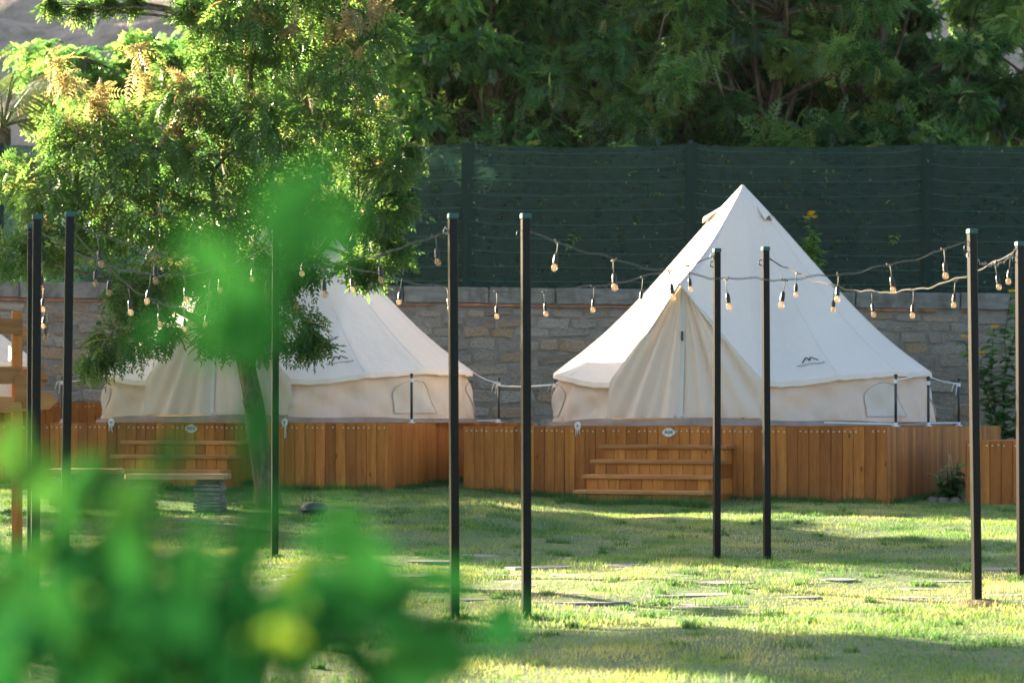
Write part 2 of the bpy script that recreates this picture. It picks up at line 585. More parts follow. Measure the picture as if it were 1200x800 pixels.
hxs = np.linspace(-260, 260, 131); hys = np.linspace(260, 620, 61)
HX, HY = np.meshgrid(hxs, hys)
ridge = 66 + 0.10 * (HX + 100) + 7 * (vnoise(HX / 40, HX * 0 + 3, 9) - 0.5)
prof = sstep(260, 430, HY) * (1 - 0.5 * sstep(450, 620, HY))
HZ = ridge * prof + 9 * (vnoise(HX / 22, HY / 26, 11) - 0.5) * prof + 4 * (vnoise(HX / 8, HY / 8, 12) - 0.5) * prof - 1
hv = np.stack([HX.ravel(), HY.ravel(), HZ.ravel()], 1)
ii = (np.arange(60)[:, None] * 131 + np.arange(130)[None, :]).ravel()
hill = link_mesh('hill', np_mesh('hill', hv, np.stack([ii, ii + 1, ii + 132, ii + 131], 1), smooth=True), M['hill'])
tag(hill, 'dry rocky hillside rising far behind the trees', kind='structure')

# ------------------------------------------------------------------ stone wall and shade net
WALL_Y = 41.0


def wall_top(x):
    return P(600, 337, WALL_Y).z - 0.012 * (x + 1.6) + 0.02


def stone_mesh(seed):
    rr = random.Random(seed)
    mb = MB()
    nxs, nzs = 4, 3
    grid = {}
    vs = []
    for j in range(nzs + 1):
        for i in range(nxs + 1):
            u, w = (-0.5, -0.43, rr.uniform(-.15, .15), 0.43, 0.5)[i], (-0.5, -0.39, 0.39, 0.5)[j]
            ex, ez = abs(u) == 0.5, abs(w) == 0.5
            dep = 0.0 if (ex or ez) else 0.024 + rr.uniform(-0.010, 0.012)
            cx = 0.92 if (ex and ez) else 1.0
            vs.append((u * cx + rr.uniform(-0.05, 0.05), -dep, w * cx + rr.uniform(-0.09, 0.09)))
    w_ = nxs + 1
    fs = [(j * w_ + i, j * w_ + i + 1, j * w_ + w_ + i + 1, j * w_ + w_ + i) for j in range(nzs) for i in range(nxs)]
    b = len(vs)
    bd = [i for i in range(w_)] + [j * w_ + nxs for j in range(1, nzs + 1)] + [nzs * w_ + i for i in range(nxs - 1, -1, -1)] + [j * w_ for j in range(nzs - 1, 0, -1)]
    vs += [(vs[i][0], 0.12, vs[i][2]) for i in bd]
    n = len(bd)
    fs += [(bd[(k + 1) % n], bd[k], b + k, b + (k + 1) % n) for k in range(n)]
    me = mb.add(vs, fs).mesh('stone_%d' % seed, False)
    me.materials.append(M['stone'])
    return me


def build_wall():
    wall = empty('stone_wall', (0, WALL_Y, 0.8))
    tag(wall, 'long grey rubble stone wall behind the tents, below the dark net', 'wall')
    X0, X1 = -8.9, 8.9
    core = MB()
    core.add([(X0 - 14, 0.024, -0.5), (X1 + 6, 0.024, -0.5), (X1 + 6, 0.5, -0.5), (X0 - 14, 0.5, -0.5)] +
             [(x, y, wall_top(x) - 0.8 - 0.20) for x, y in ((X0 - 14, 0.024), (X1 + 6, 0.024), (X1 + 6, 0.5), (X0 - 14, 0.5))],
             [(0, 3, 2, 1), (4, 5, 6, 7), (0, 1, 5, 4), (1, 2, 6, 5), (2, 3, 7, 6), (3, 0, 4, 7)])
    core.build('mortar_core', M['mortar'], wall)
    rr = random.Random(4)
    meshes = [stone_mesh(k) for k in range(7)]
    nst, rest = 0, []
    z = 0.1
    tops = wall_top(0) - 0.8 - 0.34
    while z < tops - 0.1:
        h = rr.uniform(0.15, 0.30)
        if z + h > tops - 0.12: h = tops - z
        x = X0 + rr.uniform(0, 0.3)
        while x < X1:
            w = rr.uniform(0.24, 0.70)
            hh = h * rr.uniform(0.70, 1.04)
            px = 600 + (x + w / 2) * FPX / WALL_Y
            pz = HOR - (0.8 + z - CAMZ) * FPX / WALL_Y
            o = bpy.data.objects.new('stone', rr.choice(meshes))
            seen = (pz < 505) and (470 < px < 790 and pz > 345 or 955 < px < 1215 or -10 < px < 125)
            if seen and nst < 300:
                nst += 1; COL.objects.link(o); o.parent = wall
            else:
                rest.append(o)
            o.location = (x + w / 2, 0.028 + rr.uniform(-0.006, 0.012), z + h / 2 + rr.uniform(-0.03, 0.03) - 0.012 * (x + 1.6) * (z / tops))
            o.scale = ((w - 0.03) * rr.choice((1, -1)), rr.uniform(0.7, 1.2), hh * rr.choice((1, -1)))
            o.rotation_euler = (0, rr.uniform(-0.07, 0.07), 0)
            x += w
        z += h
    mb = MB()
    for o in rest:
        m4 = Matrix.Translation(o.location) @ o.rotation_euler.to_matrix().to_4x4() @ Matrix.Diagonal((*o.scale, 1))
        mb.add([m4 @ v.co for v in o.data.vertices], [tuple(p.vertices) for p in o.data.polygons])
        bpy.data.objects.remove(o)
    tag(mb.build('hidden_stones', M['stone'], wall, False), kind='stuff')
    # cement coping blocks
    x = X0 - 0.4
    cm = []
    for k in range(4):
        mb = MB(); r2 = random.Random(50 + k)
        mb.bevbox((-0.5, -0.035, -0.5), (0.5, 0.45, 0.5), 0.02)
        mb.v = [(a + r2.uniform(-.008, .008), b + r2.uniform(-.012, .012), c + r2.uniform(-.03, .03)) for a, b, c in mb.v]
        me = mb.mesh('coping_block'); me.materials.append(M['coping']); cm.append(me)
    while x < X1:
        w = rr.uniform(1.0, 1.9)
        o = bpy.data.objects.new('coping_block', rr.choice(cm)); COL.objects.link(o); o.parent = wall
        zt = wall_top(x + w / 2) - 0.8
        o.location = (x + w / 2, 0, zt - 0.13)
        o.scale = (w - 0.02, 1, 0.255)
        o.rotation_euler = (0, 0.012, 0)
        x += w
    mb = MB()
    rs = random.Random(8)
    x = X0
    while x < X1:
        w = rs.uniform(0.12, 0.4)
        if rs.random() < 0.75:
            zt = wall_top(x) - 0.8 - 0.285
            mb.box((x, -0.028 + rs.uniform(-.01, .01), zt - 0.02), (x + w - 0.01, 0.02, zt + rs.uniform(0.0, 0.02)))
        x += w
    tag(mb.build('tile_course', M['terracotta'], wall), 'thin broken course of red tile under the coping', kind='stuff')
    return wall


build_wall()


def build_net():
    y0 = WALL_Y + 0.28
    net = empty('shade_net_fence', (0, y0, 3.5))
    tag(net, 'tall dark green shade net fence standing on the stone wall', 'net fence')
    zb = lambda x: wall_top(x) - 0.03 - 3.5
    ztop = P(600, 169, y0).z - 3.5
    posts = [-23.2, -19.5, -15.8, -12.0, -8.3, -4.45, -0.72, 2.88, 6.68, 10.4]

    def yoff(x, z):
        return 0.03 * math.sin(x * 2.1 + z * 0.7) + 0.008 * math.sin(x * 6 + z * 2) + 0.006 * math.sin(x * 13 + z * 6)

    def topz(x):
        for a, b in zip(posts, posts[1:]):
            if a <= x <= b:
                t = (x - a) / (b - a)
                return ztop - 0.06 * 4 * t * (1 - t) + 0.004 * math.sin(x * 5)
        return ztop
    for a, b in zip(posts, posts[1:]):
        mb = MB()

        def fn(u, v):
            x = a + (b - a) * u
            z = zb(x) + (topz(x) - zb(x)) * v
            return (x, yoff(x, z) * 4 * u * (1 - u) - 0.045, z)
        mb.grid(fn, 40, 14)
        mb.build('net_panel', M['net'], net, True)
    for x in posts:
        MB().grid(lambda u, v: (x - 0.09 + 0.2 * u, -0.075 - 0.03 * math.sin(u * 5) * (1 - v * 0.5), zb(x) + (ztop + 0.01 - zb(x)) * v), 6, 8).build('overlap_strip', M['net_double'], net, True)
        mb = MB(); mb.tube([(x, 0.0, -0.4), (x, 0.0, ztop + 0.05)], 0.035, 8)
        mb.build('post', M['net_post'], net, True)
    rc = random.Random(3)
    fl = MB()  # small pale olive flecks scattered over the net
    for k in range(330):
        x = rc.uniform(-4, 9.2)
        if math.sin(x * 1.1 + 0.6) + rc.uniform(-1, 0.6) > 0.35: continue
        z = zb(x) + (topz(x) - zb(x)) * rc.random() ** 1.2
        a = rc.uniform(0, 3.14); l = rc.uniform(0.012, 0.035); w = l * rc.uniform(0.3, 0.6)
        ca, sa = math.cos(a), math.sin(a)
        fl.add([(x + ca * l, -0.10, z + sa * l), (x - sa * w, -0.105, z + ca * w), (x - ca * l, -0.10, z - sa * l), (x + sa * w, -0.095, z - ca * w)], [(0, 1, 2, 3)])
    tag(fl.build('net_flecks', M['fleck_olive'], net), kind='stuff')
    for k in range(10):
        f = (k + 0.6) / 10
        mb = MB(); pts = []
        x = posts[0]
        while x <= posts[-1] + 1e-6:
            t = 0
            for a, b in zip(posts, posts[1:]):
                if a <= x <= b: t = (x - a) / (b - a)
            z = zb(x) + (topz(x) - zb(x)) * f + 0.010 * math.sin(x * 1.3 + k) + 0.028 * math.exp(-(min(t, 1 - t) / 0.05) ** 2) + 0.003 * math.sin(x * 7 + 2 * k)
            pts.append((x, yoff(x, z) * 4 * t * (1 - t) - 0.058, z)); x += 0.15
        mb.tube(pts, 0.006, 5)
        mb.build('cord', M['net_cord'], net, True)


build_net()

# ------------------------------------------------------------------ timber decks
BW = 0.135


def board_mesh(w, t, h, name='board', mat='cedar'):
    c = 0.005
    poly = [(-w / 2, 0), (-w / 2, -t + c), (-w / 2 + c, -t), (w / 2 - c, -t), (w / 2, -t + c), (w / 2, 0)]
    me = MB().prism(poly, -h, 0).mesh(name)
    me.materials.append(M[mat])
    return me


def deck(label, corner, theta, L, W, ztop, side=True):
    gz = g(*corner)
    root = empty('timber_deck', (corner[0], corner[1], gz), -theta)
    tag(root, label, 'deck', 'raised tent decks')
    zt = ztop - gz
    h = zt + 0.30
    rr = random.Random(int(corner[0] * 10))
    fm = board_mesh(BW - 0.004, 0.024, h)
    n = int(round(L / BW))
    scr = MB()
    for i in range(n):
        x = -L + (i + 0.5) * L / n + 0.022
        o = bpy.data.objects.new('board', fm); COL.objects.link(o); o.parent = root
        o.location = (x, rr.uniform(-0.004, 0.003), zt + rr.uniform(-0.003, 0.003))
        for dx in (-0.035, 0.035):
            if rr.random() < 0.85:
                zz = zt - 0.055 + rr.uniform(-.006, .006)
                scr.add([(x + dx + 0.009 * math.cos(a), -0.031, zz + 0.009 * math.sin(a)) for a in [k * math.pi / 3 for k in range(6)]] +
                        [(x + dx + 0.009 * math.cos(a), -0.02, zz + 0.009 * math.sin(a)) for a in [k * math.pi / 3 for k in range(6)]],
                        [(5, 4, 3, 2, 1, 0)] + [(k, (k + 1) % 6, 6 + (k + 1) % 6, 6 + k) for k in range(6)])
    if side:
        m = int(round(W / BW))
        for i in range(m):
            y = (i + 0.5) * W / m
            o = bpy.data.objects.new('board', fm); COL.objects.link(o); o.parent = root
            o.location = (-0.004 + rr.uniform(-0.003, 0.003), y, zt - 0.002 + rr.uniform(-0.003, 0.003))
            o.rotation_euler = (0, 0, math.pi / 2)
        # left flank and back: boards joined
        mb = MB()
        for i in range(m):
            y = (i + 0.5) * W / m
            mb.box((-L + 0.0, y - BW / 2 + .003, -0.3), (-L + 0.022, y + BW / 2 - .003, zt - 0.003))
        for i in range(n):
            x = -L + (i + 0.5) * L / n
            mb.box((x - BW / 2 + .003, W, -0.3), (x + BW / 2 - .003, W + 0.022, zt - 0.003))
        tag(mb.build('rear_boards', M['cedar'], root), kind='stuff')
    tag(scr.build('screws', M['screw'], root), kind='stuff')
    top = MB()
    k = int(W / 0.14)
    for i in range(k):
        y0 = i * W / k
        top.box((-L + 0.025, y0 + 0.003, zt - 0.035), (-0.006, y0 + W / k - 0.003, zt - 0.004 + rr.uniform(-.002, .001)))
    tag(top.build('deck_planks', M['cedar_x'], root), kind='stuff')
    return root


def steps(label, deck_root, x0, x1, ztop):
    """Four wooden steps standing against a deck front (local x0..x1)."""
    M4 = Matrix.Translation(deck_root.location) @ Matrix.Rotation(deck_root.rotation_euler.z, 4, 'Z')
    base = M4 @ Vector(((x0 + x1) / 2, -0.6, 0))
    root = empty('wooden_steps', base, deck_root.rotation_euler.z)
    tag(root, label, 'steps', 'steps up to the tent decks')
    hw = (x1 - x0) / 2
    dz = -base.z
    rr = random.Random(int(x0 * 100))
    nb = 11
    w = (2 * hw - 0.06) / nb
    for k in range(4):
        tz = ztop - 0.22 - 0.175 * k + dz + 0.0
        yf = -(k + 1) * 0.28 - 0.03 + 0.6
        bz = tz - 0.175 if k < 3 else tz - 0.45
        # tread
        mb = MB().bevbox((-hw - 0.02, yf - 0.045, tz - 0.046), (hw + 0.02, yf + 0.30, tz), 0.006)
        mb.build('tread', M['tread_wood'], root)
        me = board_mesh(w - 0.004, 0.02, tz - 0.047 - bz, 'riser_board', 'riser_wood')
        for i in range(nb):
            o = bpy.data.objects.new('riser_board', me); COL.objects.link(o); o.parent = root
            o.location = (-hw + 0.03 + (i + 0.5) * w, yf + 0.02 + rr.uniform(-.004, .004), tz - 0.047)
        for sx in (-1, 1):
            mb = MB().box((sx * (hw - 0.03) - 0.01, yf + 0.022, -0.25 if k == 3 else bz - 0.2), (sx * (hw - 0.03) + 0.01, 0.6 - 0.03, tz - 0.048))
            mb.v = [(x + sx * 0.003 * k, y, z) for x, y, z in mb.v]
            mb.build('side_panel', M['cedar'], root)
    return root


def text_mesh(body, size, extrude=0.002):
    cu = bpy.data.curves.new('t', 'FONT')
    cu.body = body; cu.size = size; cu.align_x = 'CENTER'; cu.align_y = 'CENTER'; cu.extrude = extrude
    o = bpy.data.objects.new('t', cu); COL.objects.link(o)
    bpy.context.view_layer.update()
    me = bpy.data.meshes.new_from_object(o.evaluated_get(bpy.context.evaluated_depsgraph_get()))
    bpy.data.objects.remove(o); bpy.data.curves.remove(cu)
    return me


def plaque(label, deck_root, x, ztop, text):
    M4 = Matrix.Translation(deck_root.location) @ Matrix.Rotation(deck_root.rotation_euler.z, 4, 'Z')
    p = M4 @ Vector((x, -0.033, 0))
    p.z = ztop - 0.07
    root = empty('number_plaque', p, deck_root.rotation_euler.z)
    tag(root, label, 'number sign', 'oval number signs on the decks')
    poly = []
    for k in range(28):
        a = 2 * math.pi * k / 28
        r = 1 + 0.06 * math.cos(4 * a)
        poly.append((0.078 * r * math.cos(a), 0.047 * r * math.sin(a)))
    rot = Matrix.Rotation(R(90), 4, 'X')
    MB().prism(poly, -0.004, 0.008, rot).build('plate', M['plaque_white'], root)
    ring = [rot @ Vector((a * 1.0, b * 1.0, 0.008)) for a, b in poly]
    MB().tube(ring + [ring[0], ring[1]], 0.005, 5).build('rim', M['plaque_white'], root)
    me = text_mesh(text, 0.062)
    for v in me.vertices:
        q = v.co
        v.co = (q.x * 1.05, -0.011 - q.z, q.y)
    me.materials.append(M['print_dark'])
    link_mesh('lettering', me, None, root)


TH_R, TH_L = R(23), R(18)
CR = (4.38, 30.0); ZR = 1.52
CL = (-1.55, 31.5); ZL = 1.56
deck_r = deck('orange timber deck under the right tent, full front in view', CR, TH_R, 5.42, 6.2, ZR)
deck_l = deck('orange timber deck under the left tent, behind the leaning tree', CL, TH_L, 5.45, 6.0, ZL)
deck_e = deck('low timber deck corner at the right edge, behind the rightmost poles', (7.55, 29.05), TH_R, 2.43, 3.2, 1.36)
deck_f = deck('dark timber deck end at far left, behind the direction sign', (-5.65, 36.2), TH_L, 4.0, 2.4, 1.85)
steps('four wooden steps up to the right tent with grass at their foot', deck_r, -3.45, -1.86, ZR)
steps('four wooden steps up to the left tent behind the bench', deck_l, -3.42, -1.84, ZL)
plaque('oval white number sign on the right deck above its steps', deck_r, -2.68, ZR, 'A04')
plaque('oval white number sign on the left deck above its steps', deck_l, -2.61, ZL, 'A03')


# ------------------------------------------------------------------ bell tents
T_R, T_H = 2.46, 3.16
DOOR = R(23.5)
NF = 14                                          # roof facets round the back


def eave_h(phi):
    a = abs(phi)
    return 0.70 - 0.15 * math.exp(-((a - DOOR) / R(26)) ** 2)


def facet(phi):
    """fraction inside its facet 0..1"""
    t = (phi - DOOR) / (2 * math.pi - 2 * DOOR) * NF
    return t - math.floor(t)


def roof_pt(phi, s):
    """phi from the door (front, local -Y), growing to the right; s 0 at peak, 1 at eave."""
    pw = phi if phi <= math.pi else phi - 2 * math.pi
    u = facet(phi)
    b = 4 * u * (1 - u)
    r = T_R * s * (1 - 0.020 * b * s) + 0.02 + 0.007 * s * math.sin(phi * 31 + 3 * s) * math.sin(phi * 7.3)
    he = eave_h(pw)
    h = T_H - (T_H - he) * s - 0.15 * math.sin(math.pi * s ** 1.5) - 0.018 * b * s * s - 0.006 * math.sin(phi * 53 + 6 * s) * s * s
    return Vector((r * math.sin(phi), -r * math.cos(phi), h))


PORCH = Vector((0, -2.50, 1.76))


def wall_pt(phi, v, off=0.0):
    pw = phi if phi <= math.pi else phi - 2 * math.pi
    he = eave_h(pw) - 0.02
    u = facet(phi)
    b = 4 * u * (1 - u)
    h = he + (0.05 - he) * v
    h -= 0.015 * b * (1 - v)
    r = T_R - 0.05 + 0.10 * v - 0.06 * b * math.sin(math.pi * v) * 0.6 - 0.040 * b * (1 - v)
    x = phi * T_R
    # tension folds running diagonally from the guy points
    r += 0.034 * math.sin(x * 5.0 + v * 4.5) * math.sin(math.pi * v) ** 0.7 + 0.017 * math.sin(x * 11 - v * 7) * math.sin(math.pi * v)
    r += 0.008 * math.sin(x * 23 + 5 * v) * v
    r += off
    return Vector((r * math.sin(phi), -r * math.cos(phi), h))


def door_pt(a, v, off=0.0):
    """a -1..1 across, v 0 foot .. 1 peak"""
    hp = PORCH.z - 0.03
    hc = eave_h(DOOR)
    h = 0.10 + (hp - 0.10) * v
    wc = T_R * math.sin(DOOR) * 1.02
    w = wc * (1.0 + 0.06 * (1 - h / hc)) if h < hc else wc * (hp - h) / (hp - hc) + 0.006
    x = a * w
    yb = -math.sqrt((T_R + 0.05) ** 2 - x * x)
    yt = -2.40
    y = yb + (yt - yb) * v
    th = math.atan2(x, (hp + 0.15 - h))
    amp = 0.055 * (1 - abs(a) ** 6) * (1 - v) ** 0.4
    y += amp * (math.sin(th * 26 + 0.6) * 0.6 + 0.5 * math.sin(th * 47 + 2) + 0.35 * math.sin(th * 15 - x * 3))
    y += 0.07 * (1 - v) * v * 2
    return Vector((x, y - off, h))


def tube_path(fn, n, r, k=6):
    return MB().tube([fn(i / n) for i in range(n + 1)], r, k)


def build_tent(label):
    root = empty('bell_tent')
    tag(root, label, 'tent', 'bell tents on decks')
    span = 2 * math.pi - 2 * DOOR
    # roof: cone sheet plus the two porch gussets
    mb = MB()
    mb.grid(lambda u, s: roof_pt(DOOR + span * u, 0.02 + 0.98 * s), NF * 8, 22)
    apex = Vector((0, 0, T_H))
    for sgn in (1, -1):
        phi = DOOR if sgn > 0 else 2 * math.pi - DOOR

        def gus(u, s):
            e = roof_pt(phi, 0.02 + 0.98 * s)
            r0 = Vector((0, -0.02, T_H - 0.02))
            rp = r0.lerp(PORCH, s) + Vector((0, 0, -0.10 * math.sin(math.pi * s)))
            p = e.lerp(rp, u)
            p.z -= 0.05 * math.sin(math.pi * u) * s * s
            return p
        if sgn > 0:
            mb.grid(lambda u, s: gus(1 - u, s), 10, 22)
        else:
            mb.grid(gus, 10, 22)
    me = mb.mesh('roof', True)
    import bmesh
    bm = bmesh.new(); bm.from_mesh(me)
    bmesh.ops.remove_doubles(bm, verts=bm.verts, dist=0.0008)
    bmesh.ops.recalc_face_normals(bm, faces=bm.faces)
    bm.to_mesh(me); bm.free()
    for p in me.polygons: p.use_smooth = True
    roof = link_mesh('roof', me, M['canvas_roof'], root)
    # eave valance
    mb = MB()

    def val(u, v):
        phi = DOOR + span * u
        p = roof_pt(phi, 1.0)
        rr_ = math.hypot(p.x, p.y)
        k = (rr_ + 0.004 + 0.012 * v + 0.006 * math.sin(phi * 40) * v) / rr_
        return Vector((p.x * k, p.y * k, p.z - 0.065 * v + 0.002))
    mb.grid(val, NF * 8, 2)
    mb.build('valance', M['canvas_roof'], root, True)
    for k in range(1, NF):
        phi = DOOR + span * k / NF
        tube_path(lambda t: roof_pt(phi, 0.10 + 0.89 * t) + Vector((0, 0, 0.0005)), 16, 0.003, 5).build('seam', M['canvas_roof'], roof, True)
    # hems of the porch opening and its ridge
    for sgn in (1, -1):
        phi = DOOR if sgn > 0 else 2 * math.pi - DOOR
        e = roof_pt(phi, 1.0)

        def hem(t):
            p = e.lerp(PORCH, t)
            p.z -= 0.05 * math.sin(math.pi * t)
            return p
        tube_path(hem, 10, 0.016).build('porch_hem', M['canvas_trim'], root, True)
    # wall
    mb = MB()
    mb.grid(lambda u, v: wall_pt(DOOR * 0.97 + (2 * math.pi - 2 * DOOR * 0.97) * u, v), 220, 14)
    wall = mb.build('side_wall', M['canvas_wall'], root, True)
    # door
    mb = MB()
    mb.grid(lambda a, v: door_pt(2 * a - 1, v), 70, 34)
    door = mb.build('door_flap', M['canvas_door'], root, True)
    mb = MB()
    mb.grid(lambda a, v: door_pt(0.0, v * 0.97, 0.02) + Vector(((a - 0.5) * 0.055, 0, 0)), 2, 34)
    mb.build('zip_cover', M['canvas_trim'], door, True)
    MB().box((-0.012, 0, -0.055), (0.012, 0.012, 0.055), Matrix.Translation(door_pt(0, 0.62, 0.045))).build('zip_pull', M['print_dark'], door)
    # tie bow at the foot of the door
    rr = random.Random(2)
    mb = MB()
    c = door_pt(0, 0.0, 0.05)
    for s in (-1, 1):
        mb.tube([c + Vector((s * 0.075 * math.sin(t * math.pi), -0.01, 0.04 * math.sin(t * 2 * math.pi))) for t in [i / 8 for i in range(9)]], 0.008, 5)
        mb.tube([c, c + Vector((s * 0.03, -0.01, -0.06)), c + Vector((s * 0.035, -0.01, -0.095))], 0.006, 5)
    mb.build('tie_bow', M['rope'], root, True)
    # sod cloth round the foot
    mb = MB()

    def sod(u, v):
        phi = 2 * math.pi * u
        f = max(0.0, math.cos(phi)) ** 3
        top = 0.045 + 0.05 * f + 0.012 * math.sin(phi * 9)
        r = T_R + 0.080 + 0.03 * v + 0.010 * math.sin(phi * 17 + 3 * v) + 0.02 * f
        return Vector((r * math.sin(phi), -r * math.cos(phi), top * (1 - v) + 0.004 * v))
    mb.grid(sod, 160, 3)
    mb.build('sod_cloth', M['sod_cloth'], root, True)
    # arched windows with mesh
    for phc in (R(64), R(115), R(-64), R(-115)):
        ph = phc % (2 * math.pi)

        def win(u, v, off=0.012):
            hw = 0.36 * (1.0 if v < 0.45 else math.sqrt(max(0.0, 1 - ((v - 0.45) / 0.55) ** 2)))
            return wall_pt(ph + (2 * u - 1) * hw / T_R, 0.88 - 0.70 * v, off)
        w = MB().grid(win, 14, 12).build('window', M['window_mesh'], wall, True)
        edge = [win(0, i / 14, 0.016) for i in range(15)] + [win(1, 1 - i / 14, 0.016) for i in range(15)] + [win(1 - i / 6, 0, 0.016) for i in range(7)]
        MB().tube(edge, 0.004, 5).build('window_piping', M['thread'], wall, True)
    # peak cap and vents
    mb = MB()
    mb.lathe([(0.20, T_H - 0.245), (0.10, T_H - 0.10), (0.035, T_H - 0.012), (0.012, T_H + 0.012)], 18)
    mb.build('peak_cap', M['canvas_roof'], root, True)
    for ph in (R(63), R(180), R(297)):
        p0 = roof_pt(ph, 0.105); p1 = roof_pt(ph, 0.175)
        out = Vector((math.sin(ph), -math.cos(ph), 0)); tan = Vector((math.cos(ph), math.sin(ph), 0))
        tip = p1 + out * 0.07 + Vector((0, 0, 0.05))
        hood = MB().grid(lambda u, v: (p0.lerp(tip, v) + tan * (u - 0.5) * (0.05 + 0.17 * v) + (out * 0.0 + Vector((0, 0, -0.07 * (2 * u - 1) ** 2 * v)))), 8, 5)
        hood.build('vent_hood', M['canvas_roof'], root, True)
        MB().grid(lambda u, v: p1 + Vector((0, 0, 0.012)) + out * 0.012 + tan * (u - 0.5) * 0.13 + (p1 - p0) * (0.35 * (v - 0.6)), 4, 2).build('vent_mesh', M['sod_cloth'], root, True)
    # centre and door poles
    MB().tube([(0, 0, 0), (0, 0, T_H - 0.03)], 0.02, 8).build('centre_pole', M['guy_steel'], root, True)
    MB().tube([(0, PORCH.y + 0.14, 0), (0, PORCH.y + 0.14, PORCH.z - 0.06)], 0.013, 8).build('door_pole', M['guy_steel'], root, True)
    # print: mountain mark with the maker's name, on the roof right of the door
    lphi, ls = R(40), 0.905
    c = roof_pt(lphi, ls)
    e1 = (roof_pt(lphi + 0.02, ls) - roof_pt(lphi - 0.02, ls)).normalized()
    e2 = (roof_pt(lphi, ls - 0.03) - roof_pt(lphi, ls + 0.03)).normalized()
    nrm = e1.cross(e2).normalized()

    def onroof(x, y, dz=0.006):
        ph = lphi + x / (T_R * ls); s = ls - y / 3.4
        return roof_pt(ph, s) + nrm * (dz + 0.004)
    me = text_mesh('MOUNTAINHIKER', 0.052, 0.0)
    for v in me.vertices:
        q = v.co.copy()
        v.co = onroof(q.x * 0.86, q.y - 0.02)
    me.materials.append(M['print_dark'])
    link_mesh('maker_name', me, None, roof)
    mb = MB()

    def stroke(pts, w):
        for a, b in zip(pts, pts[1:]):
            d = Vector((b[0] - a[0], b[1] - a[1], 0)).normalized(); nn = Vector((-d.y, d.x, 0)) * w
            q = [(a[0] - nn.x, a[1] - nn.y), (b[0] - nn.x, b[1] - nn.y), (b[0] + nn.x, b[1] + nn.y), (a[0] + nn.x, a[1] + nn.y)]
            mb.add([onroof(x, y, 0.007) for x, y in q], [(0, 1, 2, 3)])
    stroke([(-0.10, 0.03), (-0.03, 0.125), (0.0, 0.085), (0.02, 0.06)], 0.009)
    stroke([(-0.01, 0.045), (0.035, 0.12), (0.12, 0.05)], 0.009)
    mb.build('mountain_mark', M['print_dark'], roof)
    return root


def copy_tree(o, parent=None):
    c = o.copy(); COL.objects.link(c)
    c.parent = parent
    for ch in list(o.children):
        copy_tree(ch, c)
    return c


tent_r = build_tent('cream bell tent at right with its peak showing against the net')
tent_r.location = (3.04, 33.75, ZR + 0.004); tent_r.rotation_euler.z = -TH_R
tent_l = copy_tree(tent_r)
tent_l['label'] = 'cream bell tent at left, its peak hidden behind the leafy tree'
tent_l.location = (-3.02, 34.6, ZL + 0.004); tent_l.rotation_euler.z = -TH_L
tent_f = copy_tree(tent_r)
tent_f['label'] = 'cream bell tent at the far left edge, only one side of its roof showing'
tent_f.location = (-9.25, 36.4, 1.72); tent_f.rotation_euler.z = -TH_L


# ------------------------------------------------------------------ guy posts and ropes
def on_deck(root, x, y, z):
    v = Matrix.Translation((root.location.x, root.location.y, 0)) @ Matrix.Rotation(root.rotation_euler.z, 4, 'Z') @ Vector((x, y, 0))
    v.z = z
    return v


def guy_post(label, p, h=0.66):
    root = empty('guy_post', p)
    tag(root, label, 'post', 'short steel guy posts on the decks')
    MB().tube([(0, 0, 0.004), (0, 0, h)], 0.017, 8).build('stem', M['guy_steel'], root, True)
    MB().lathe([(0.022, h - 0.012), (0.024, h), (0.016, h + 0.012)], 8).build('cap', M['guy_steel'], root, True)
    mb = MB().lathe([(0.05, 0.0), (0.05, 0.01), (0.022, 0.014), (0.022, 0.05)], 10)
    mb.build('foot_plate', M['plaque_white'], root, True)
    mb = MB()
    for k in range(3):
        mb.lathe([(0.019, h - 0.10 + k * 0.016), (0.026, h - 0.092 + k * 0.016), (0.019, h - 0.084 + k * 0.016)], 8, caps=False)
    mb.build('rope_wrap', M['rope'], root, True)
    return root


def rope(label, a, b, sag=0.03, tail=True):
    a, b = Vector(a), Vector(b)
    pts = [a.lerp(b, i / 10) - Vector((0, 0, sag * 4 * (i / 10) * (1 - i / 10))) for i in range(11)]
    mb = MB().tube(pts, 0.008, 5)
    root = empty('guy_rope', a)
    tag(root, label, 'rope', 'white guy ropes')
    mb.v = [tuple(Vector(v) - a) for v in mb.v]
    mb.build('line', M['rope'], root, True)
    if tail:
        m2 = MB()
        q = b - a
        m2.tube([q, q + Vector((-0.03, -0.02, -0.03)), q + Vector((-0.045, -0.02, -0.16))], 0.006, 5)
        m2.tube([q, q + Vector((-0.07, -0.02, -0.01)), q + Vector((-0.10, -0.02, -0.11))], 0.006, 5)
        m2.build('tail', M['rope'], root, True)


def tent_pt(t, phi, s=1.0):
    return Matrix.Translation(t.location) @ Matrix.Rotation(t.rotation_euler.z, 4, 'Z') @ roof_pt(phi, s)


